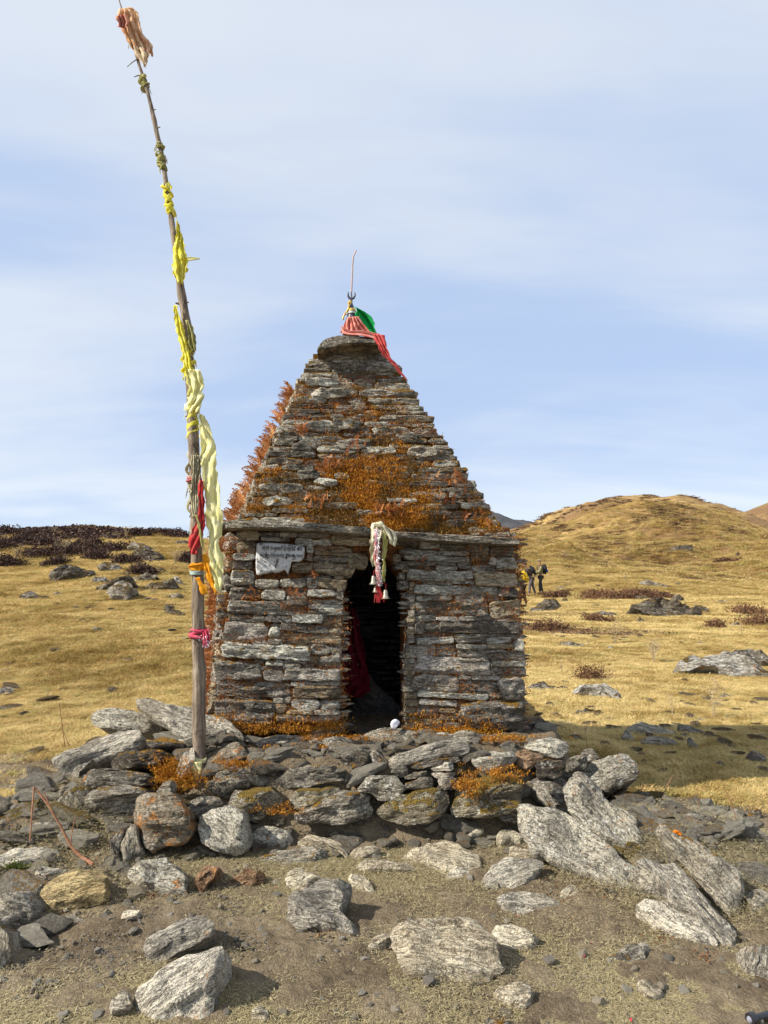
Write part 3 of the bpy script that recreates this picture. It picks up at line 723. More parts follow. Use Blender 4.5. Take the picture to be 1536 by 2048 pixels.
# the empty above only groups the flagstones, so they hang on a flagstone mesh instead
bpy.data.objects.remove(ledge)
l1 = rock_px('ledge_slab', [(452, 1043), (470, 1038), (560, 1041), (650, 1047), (742, 1055), (748, 1064), (742, 1070), (650, 1063), (560, 1057), (480, 1054), (450, 1057)], PL, NW, 0.36, GREY, shrine, detail=2, soft=.1, M=64, rough=.6)
l2 = rock_px('ledge_slab', [(738, 1060), (800, 1063), (880, 1067), (960, 1072), (1020, 1075), (1043, 1082), (1042, 1088), (1020, 1089), (930, 1085), (860, 1081), (800, 1076), (742, 1072)], PL + NW * .012, NW, 0.36, GREY, shrine, detail=2, soft=.1, M=64, rough=.6)
# side ledge
UL, VL, NL = plane_axes(np.array([-(FL - BL0)[1] * -1, (FL - BL0)[0] * -1, 0]) * -1)
if NL[0] > 0: UL, VL, NL = plane_axes(-NL)
for a, b in ((0.0, 0.62), (0.64, 1.2), (1.22, 1.75)):
    dd = (BL1 - TL); dd[2] = 0; dd /= np.linalg.norm(dd)
    p = TL + dd * (a + b) / 2; p = np.array([p[0], p[1], zt + .005]) + NL * 0.09
    SEED[0] += 1
    rock('ledge_slab', box_poly(-(b - a) / 2, -.022, (b - a) / 2, .022, rg, .2), p, UL, VL, NL, 0.3, GREY, SEED[0], shrine, detail=1)

# ---- pyramid roof
zr0, zr1 = zt - 0.05, 3.05
RB = [np.array(p) for p in ((-0.93, 4.74, 0.), (0.775, 4.90, 0.), (0.76, 6.45, 0.), (-1.33, 6.22, 0.))]
RT = [np.array(p) for p in ((-0.53, 5.38, 0.), (0.03, 5.43, 0.), (0.0, 5.86, 0.), (-0.56, 5.83, 0.))]
rc_m, t = new_mat('moss_bed_between_slabs')
pos = t.n('ShaderNodeNewGeometry').outputs['Position']
c = t.ramp(t.noise(pos, 18, 5.0, 0.7), [(0.32, (0.05, 0.028, 0.012)), (0.48, (0.17, 0.085, 0.016)), (0.62, (0.32, 0.17, 0.022)), (0.75, (0.42, 0.27, 0.05))])
finish(t, c, 0.95, t.noise(pos, 90, 4.0, 0.8), 1.0, 0.025, 0.05)
NC = 25
bagr = Bag()
cur = []
for i in range(NC + 1):
    tt = i / NC; z = zr0 + (zr1 - zr0) * tt
    cen = sum(RB[k] * (1 - tt) + RT[k] * tt for k in range(4)) / 4
    for dz in (0, 1):
        ring = [zset((RB[k] * (1 - tt) + RT[k] * tt) * (1 - .012) + cen * .012, z + dz * (zr1 - zr0) / NC * .98) for k in range(4)]
        cur.append(ring)
allv = [p for r_ in cur for p in r_]
fs = []
for i in range(len(cur) - 1):
    for k in range(4): fs.append((i * 4 + k, i * 4 + (k + 1) % 4, (i + 1) * 4 + (k + 1) % 4, (i + 1) * 4 + k))
fs.append(tuple(range(4))[::-1]); fs.append(tuple(len(allv) - 4 + k for k in range(4)))
bagr.add(allv, fs)
roof = bagr.obj('roof', rc_m, shrine, smooth=None)
rr_ = random.Random(5)
z = zr0
while z < zr1 - 0.02:
    t0 = (z - zr0) / (zr1 - zr0); h = rr_.uniform(0.030, 0.056) * (1.15 if t0 > .55 else 1.0)
    h = min(h, zr1 - z)
    cs = [zset(RB[k] * (1 - t0) + RT[k] * t0, z) for k in range(4)]
    for a, b, lr in ((0, 1, (.10, .36)), (3, 0, (.16, .42)), (1, 2, (.2, .5))):
        pa, pb = cs[a], cs[b]; dr = pb - pa; L = np.linalg.norm(dr); dr = dr / L
        U, V, Nn = plane_axes(np.array([dr[1], -dr[0], 0]))
        s = -rr_.uniform(0, .02)
        while s < L - .02:
            l = rr_.uniform(*lr)
            if L - s - l < .09: l = L - s + rr_.uniform(0, .03)
            # moss has swallowed part of the lower middle
            mid = abs((s + l / 2) / L - 0.55) < 0.30 and t0 < 0.42 and a == 0
            pr = 0.024 + rr_.uniform(-.016, .020) - (0.022 if mid and rr_.random() < .7 else 0)
            hh = h * rr_.uniform(.78, 1.12)
            o = pa + dr * (s + l / 2) + np.array([0, 0, h / 2 + rr_.uniform(-.006, .006)]) + Nn * pr
            SEED[0] += 1
            rock('roof_slab', box_poly(-l / 2, -hh / 2, l / 2, hh / 2, rr_, .34), o, U, V, Nn, 0.13, ROOFM if rr_.random() < .75 else rr_.choice([LICH, DARK, GREY]), SEED[0], roof,
                 detail=1 if a == 0 else 0, M=22 if a == 0 else 16, rough=1.5, grain=R(rr_.uniform(-4, 3)))
            s += l + .004
    z += h * 0.97
for k in range(14):
    t0 = rr_.random() ** .8 * .86 + .02; sx0 = rr_.random()
    pa, pb = RB[0] * (1 - t0) + RT[0] * t0, RB[1] * (1 - t0) + RT[1] * t0; dr = pb - pa; L = np.linalg.norm(dr); dr = dr / L; l = rr_.uniform(.12, .30); h = rr_.uniform(.055, .085)
    sx0 = (l / 2 - .03) / L + sx0 * (1 - (l - .05) / L); U, V, Nn = plane_axes(np.array([dr[1], -dr[0], 0]))
    SEED[0] += 1
    rock('roof_slab', box_poly(-l / 2, -h / 2, l / 2, h / 2, rr_, .45), zset(pa + dr * sx0 * L, zr0 + (zr1 - zr0) * t0 + h * .5) + Nn * .052, U, V, Nn, 0.14, rr_.choice([ROOFM, LICH, GREY, WALLM]), SEED[0], roof, detail=1, rough=1.5, grain=R(rr_.uniform(-8, 6)), facets=2)
# hand-placed stones near the top and the round cap flag
PT = np.array([-0.25, 5.34, 2.95])
for q, mk in (([(640, 695), (668, 688), (705, 692), (708, 712), (690, 720), (645, 722)], LICH), ([(690, 697), (720, 692), (772, 700), (776, 716), (730, 722), (700, 716)], GREY),
              ([(655, 716), (690, 716), (704, 730), (690, 742), (655, 738), (636, 730)], LICH), ([(690, 716), (740, 716), (800, 728), (806, 744), (750, 744), (700, 736)], LICH)):
    rock_px('roof_slab', q, PT + np.array([0, -.02, 0]), (0.07, -0.95, 0.3), 0.28, mk, roof, detail=1)
rock_px('cap_slab', [(633, 700), (640, 685), (654, 675), (678, 670), (712, 669), (745, 672), (764, 680), (768, 685), (735, 686), (700, 686), (668, 690), (645, 702)], np.array([-.25, 5.18, 3.1]), (0.05, -0.97, 0.1), 0.45, GREY, roof, detail=2, rough=.3, grain=0, strata=.4, soft=.1)

# ---- moss cushions on the roof: short upright blades, nobody could count them
def fuzz(name, centres, mat, parent, L=(0.008, 0.02), wd=0.003, n_each=14, spread=0.03, up=(0, -0.5, 0.85), seed=0, squash=0.4):
    r = np.random.RandomState(seed); C_ = np.repeat(np.asarray(centres), n_each, 0); n_ = len(C_)
    base = C_ + r.normal(0, spread, (n_, 3)) * np.array([1, .35, squash])
    dirn = np.asarray(up) + r.normal(0, .45, (n_, 3)); dirn /= np.linalg.norm(dirn, axis=1)[:, None]
    side = np.cross(dirn, r.normal(0, 1, (n_, 3))); side /= np.linalg.norm(side, axis=1)[:, None]
    ln = r.uniform(L[0], L[1], (n_, 1))
    v = np.stack([base - side * wd, base + side * wd, base + dirn * ln], 1).reshape(-1, 3)
    o = mesh_obj(name, v, np.arange(n_ * 3).reshape(-1, 3), mat, parent)
    o['kind'] = 'stuff'; return o
def roof_front(s, t0, out=0.0):
    a = RB[0] * (1 - t0) + RT[0] * t0; b = RB[1] * (1 - t0) + RT[1] * t0
    p = a + (b - a) * s; return np.array([p[0], p[1] - out, zr0 + (zr1 - zr0) * t0])
rs_ = random.Random(9); cm = []
while len(cm) < 4200:
    s_, t_ = rs_.random(), rs_.random() ** 1.6 * 0.85
    nval = float(fbm(np.array([[s_ * 3.5, t_ * 7, 1.5]]), 2, 3)[0])
    dens = max(0, 1 - abs(s_ - .54) / .62) * 0.62 + (0.42 - t_) * 0.95 + nval * 0.9 + 0.34 + (0.3 if t_ < .08 else 0)
    if dens > 0.50 + rs_.random() * 0.25: cm.append(roof_front(s_, t_, rs_.uniform(0.015, 0.045)))
MOSSD = leaf_mat('brown_moss', [(0.0, (0.07, 0.035, 0.010)), (0.5, (0.20, 0.10, 0.02)), (1.0, (0.34, 0.20, 0.05))])
q_ = np.array(cm); sel = fbm(q_ * 5.5, 61, 3) + .25 * fbm(q_ * 22, 62, 2) > 0.02
fuzz('moss', q_[sel], MOSSB, roof, n_each=16, spread=0.022, seed=1)
fuzz('dark_moss', q_[~sel], MOSSD, roof, n_each=13, spread=0.022, seed=11, L=(.006, .016))
cm = [roof_front(rs_.random(), rs_.random() ** .8 * .9, rs_.uniform(.0, .03)) for _ in range(2600)]
fuzz('rusty_moss', cm, RUSTB, roof, n_each=11, spread=0.022, seed=2, squash=.25)
cm = []
for _ in range(7500):
    px, py = (rs_.uniform(436, 688) if rs_.random() < .5 else rs_.uniform(826, 1046)), rs_.uniform(1072, 1464)
    if py < 1175 and 470 < px < 615: continue
    
    if fbm(np.array([[px / 60., py / 28., 0]]), 14, 3)[0] + rs_.uniform(-.5, .5) > (-.45 if px > 800 else -.2): cm.append(wp(*wl(px, py), rs_.uniform(.006, .032)))
fuzz('rusty_growth', cm, RUSTB, wall, n_each=12, spread=0.026, L=(.008, .018), seed=3, squash=.22)
cm = [wp(*wl(rs_.choice([rs_.uniform(430, 690), rs_.uniform(815, 1000)]), 1466 - abs(rs_.gauss(0, 20))), -rs_.uniform(-.02, .05)) for _ in range(420)]
fuzz('moss', cm, MOSSB, wall, n_each=14, spread=0.022, L=(.008, .022), seed=4)

# ---- dry ferns
def frond(base, direction, L, curl, r):
    """stem and leaflets of one small frond"""
    v, f = [], []
    dirn = np.asarray(direction, float); dirn /= np.linalg.norm(dirn)
    side = np.cross(dirn, (r.uniform(-1, 1), r.uniform(-1, 1), .3)); side /= np.linalg.norm(side) + 1e-9
    n_ = 8; p = np.asarray(base, float); pts = [p]
    for i in range(n_):
        dirn = dirn + np.array([0, 0, -curl]) + side * r.uniform(-.05, .05); dirn /= np.linalg.norm(dirn); p = p + dirn * L / n_; pts.append(p)
    for i in range(n_):
        a, b = pts[i], pts[i + 1]; w_ = L * .012; k = len(v)
        v += [a - side * w_, a + side * w_, b + side * w_ * .7, b - side * w_ * .7]; f.append((k, k + 1, k + 2, k + 3))
        if i > 0:
            ll = L * 0.26 * (1 - i / n_ * .75) * r.uniform(.7, 1.2)
            for sg in (-1, 1):
                tip = a + side * sg * ll + (b - a) * .9 + np.array([0, 0, -ll * .35 * r.random()]); k = len(v)
                v += [a, a + (b - a) * .75, tip, a * .5 + tip * .5 - (b - a) * .35]; f.append((k, k + 1, k + 2, k + 3))
    return v, f
def ferns(name, spots, mat, seed, Lr=(.05, .11), parent=None):
    r = random.Random(seed); b = Bag()
    for p, dv in spots:
        b.add(*frond(p, (dv[0] + r.uniform(-.4, .4), dv[1] + r.uniform(-.4, .4), dv[2] + r.uniform(-.2, .3)), r.uniform(*Lr), r.uniform(.02, .16), r))
    return b.obj(name, mat, parent, smooth=None, origin=spots[0][0])
sp = []
for _ in range(760):    # thick fringe on the sunny roof face
    t_ = min(.80, rs_.random() ** 1.25 * .86); s_ = rs_.uniform(.0, .9)
    if vn(np.array([[t_ * 11, s_ * 5, 2.]]), 3)[0] + rs_.uniform(-.35, .35) < -.12: continue
    a = RB[0] * (1 - t_) + RT[0] * t_; b = RB[3] * (1 - t_) + RT[3] * t_; p = a + (b - a) * s_
    sp.append((np.array([p[0] - .04, p[1], zr0 + (zr1 - zr0) * t_ + .01]), (-.55, -.15, .75)))
ff = ferns('dried_ferns', sp, FERN, 4, (.025, .13)); props(ff, 'thick fringe of dried orange ferns over the sunlit roof slope', 'ferns', kind='stuff')
sp = []
for _ in range(420):
    t_ = rs_.random(); s_ = rs_.uniform(0, .35); p = FL + (BL0 - FL) * s_; q = TL + (BL1 - TL) * s_; p = p + (q - p) * t_
    sp.append((np.array([p[0] - .05, p[1], .5 + (zt - .5) * t_]), (-.5, -.4, .5)))
ff = ferns('dried_creeper', sp, FERN, 5, (.04, .10)); props(ff, 'rusty dried creeper growing up the side wall behind the pole', 'creeper', kind='stuff')
CL = [((940, 965), 'frizzy reddish fern clump high on the roof edge toward the hikers', 26, .045), ((612, 868), 'upright dry fern clump where roof slabs show pale moss', 18, .02), ((670, 940), 'dry orange fern clump above middle of mossy roof', 22, .04),
      ((640, 1005), 'dry fern clump just over the ledge above the painted inscription', 16, .03), ((905, 1000), 'small spiky fern tuft at the mossy roof foot near the corner', 14, .05), ((785, 1025), 'pale bushy dry plant on the ledge beside the tied scarves', 30, .03),
      ((925, 1035), 'row of tiny red fern spikes along the ledge', 14, .06), ((712, 905), 'sparse pinkish fern sprigs in the roof centre', 12, .04)]
for (px, py), lb, n_, spd in CL:
    sp = []
    for _ in range(n_):
        u = (1062 - py) / (1062 - 712.0); s_ = (px - (478 + u * 165)) / ((1003 - u * 203) - (478 + u * 165))
        q = roof_front(min(.97, s_ + rs_.gauss(0, spd)), max(0.01, u * 1.0 + rs_.gauss(0, .02)), .045); sp.append((q, (.05, -.35, .9)))
    ff = ferns('dry_fern', sp, FERN, int(px), (.04, .085)); props(ff, lb, 'fern', 'dry fern clumps on the roof')
CL = [((510, 1190), 'rusty fern sprigs under the whitewashed patch', 22, 14), ((628, 1150), 'bright rusty sprig on the wall beside the door arch', 12, 5), ((585, 1200), 'loose rusty sprigs trailing over the wall between inscription and door', 24, 16), ((495, 1110), 'little rusty fern at the edge of the inscription', 12, 5),
      ((1008, 1185), 'orange fern sprig at the wall corner near the hikers', 14, 4), ((845, 1128), 'red fern sprigs below the ledge beside the door', 12, 6), ((960, 1110), 'brown fern sprigs under the ledge end', 16, 18)]
for (px, py), lb, n_, spd in CL:
    sp = [(wp(*wl(px + rs_.gauss(0, spd), py + rs_.gauss(0, spd * .8)), -.03), (rs_.uniform(-.3, .3), -.6, .5)) for _ in range(n_)]
    ff = ferns('dry_fern', sp, FERN, int(px) + 3, (.025, .055)); props(ff, lb, 'fern', 'dry fern sprigs on the wall')

# ---- painted inscription
plm, t = new_mat('chipped_white_paint')
oc = t.n('ShaderNodeTexCoord').outputs['Object']
nz = t.noise(oc, 34, 5.0, 0.7); nb = t.noise(oc, 120, 3.0, .7)
c = t.mix(t.step(nz, 0.53, 0.62), t.mix(nb, (0.62, 0.63, 0.62), (0.42, 0.43, 0.43)), (0.10, 0.09, 0.08))
finish(t, c, 0.8, t.m('ADD', nz, t.m('MULTIPLY', nb, .5)), 0.7, 0.008, 0.3)
PP = A0 + NW * 0.018
plq = rock_px('inscription', [(512, 1085), (560, 1086), (604, 1089), (610, 1095), (609, 1117), (600, 1124), (585, 1122), (580, 1136), (576, 1150), (570, 1140), (556, 1146), (540, 1146), (520, 1150), (512, 1150), (510, 1120)], PP + NW * .006, NW, 0.05, plm, rough=.25, soft=.06, M=60, grain=0, strata=.15, detail=2)
props(plq, 'white painted patch with two lines of black lettering on the shrine wall', 'inscription')
ink = plain_mat('black_paint', (0.02, 0.02, 0.02), (0.05, 0.05, 0.05), 0.7)
for txt, x0, x1, yb, slope in (('श्री मनसा इन्दिर को', 524, 604, 1101, 2.0), ('पुनर नििर्माण ििकया गया', 524, 606, 1115, 1.5)):
    txt = txt.replace('नििर्माण', 'िनर्माण').replace('ििकया', 'िकया')
    cu = bpy.data.curves.new('lettering', 'FONT'); cu.body = txt; cu.size = 0.05; cu.extrude = 0.0012
    to = bpy.data.objects.new('lettering', cu); cu.materials.append(ink); col.objects.link(to)
    bpy.context.view_layer.update(); wdt = max(to.dimensions.x, .01)
    pa, pb = wp(*wl(x0, yb), -0.034), wp(*wl(x1, yb + slope), -0.034); ux = (pb - pa); Lw = np.linalg.norm(ux); ux /= Lw
    vz = np.cross(NW, ux); sc = Lw / wdt; hs = 1.0
    mt_ = Matrix(((ux[0] * sc, vz[0] * sc * hs, NW[0], pa[0]), (ux[1] * sc, vz[1] * sc * hs, NW[1], pa[1]), (ux[2] * sc, vz[2] * sc * hs, NW[2], pa[2]), (0, 0, 0, 1)))
    me_ = bpy.data.meshes.new_from_object(to.evaluated_get(bpy.context.evaluated_depsgraph_get())); bpy.data.objects.remove(to)
    to = bpy.data.objects.new('lettering', me_); col.objects.link(to); me_.materials.clear(); me_.materials.append(ink)
    to.matrix_basis = mt_; to.parent = plq; to.matrix_parent_inverse = plq.matrix_basis.inverted()

# ================================================================== RUBBLE, LEDGES AND LOOSE STONES
platform = empty('stone_platform', (0, 4.3, 0.2), 'rough retaining wall and step of tumbled stones under the shrine', 'platform')
ZN = dict(A=(0, 1370, 2.954), B=(0, 1700, 2.0), C=(768, 1700, 2.0), E=(850, 1430, 2.239), D=(380, 1430, 2.954), Q=(980, 980, 2.763), K=(0, 1030, 3.413), X=(0, 0, 1.0))
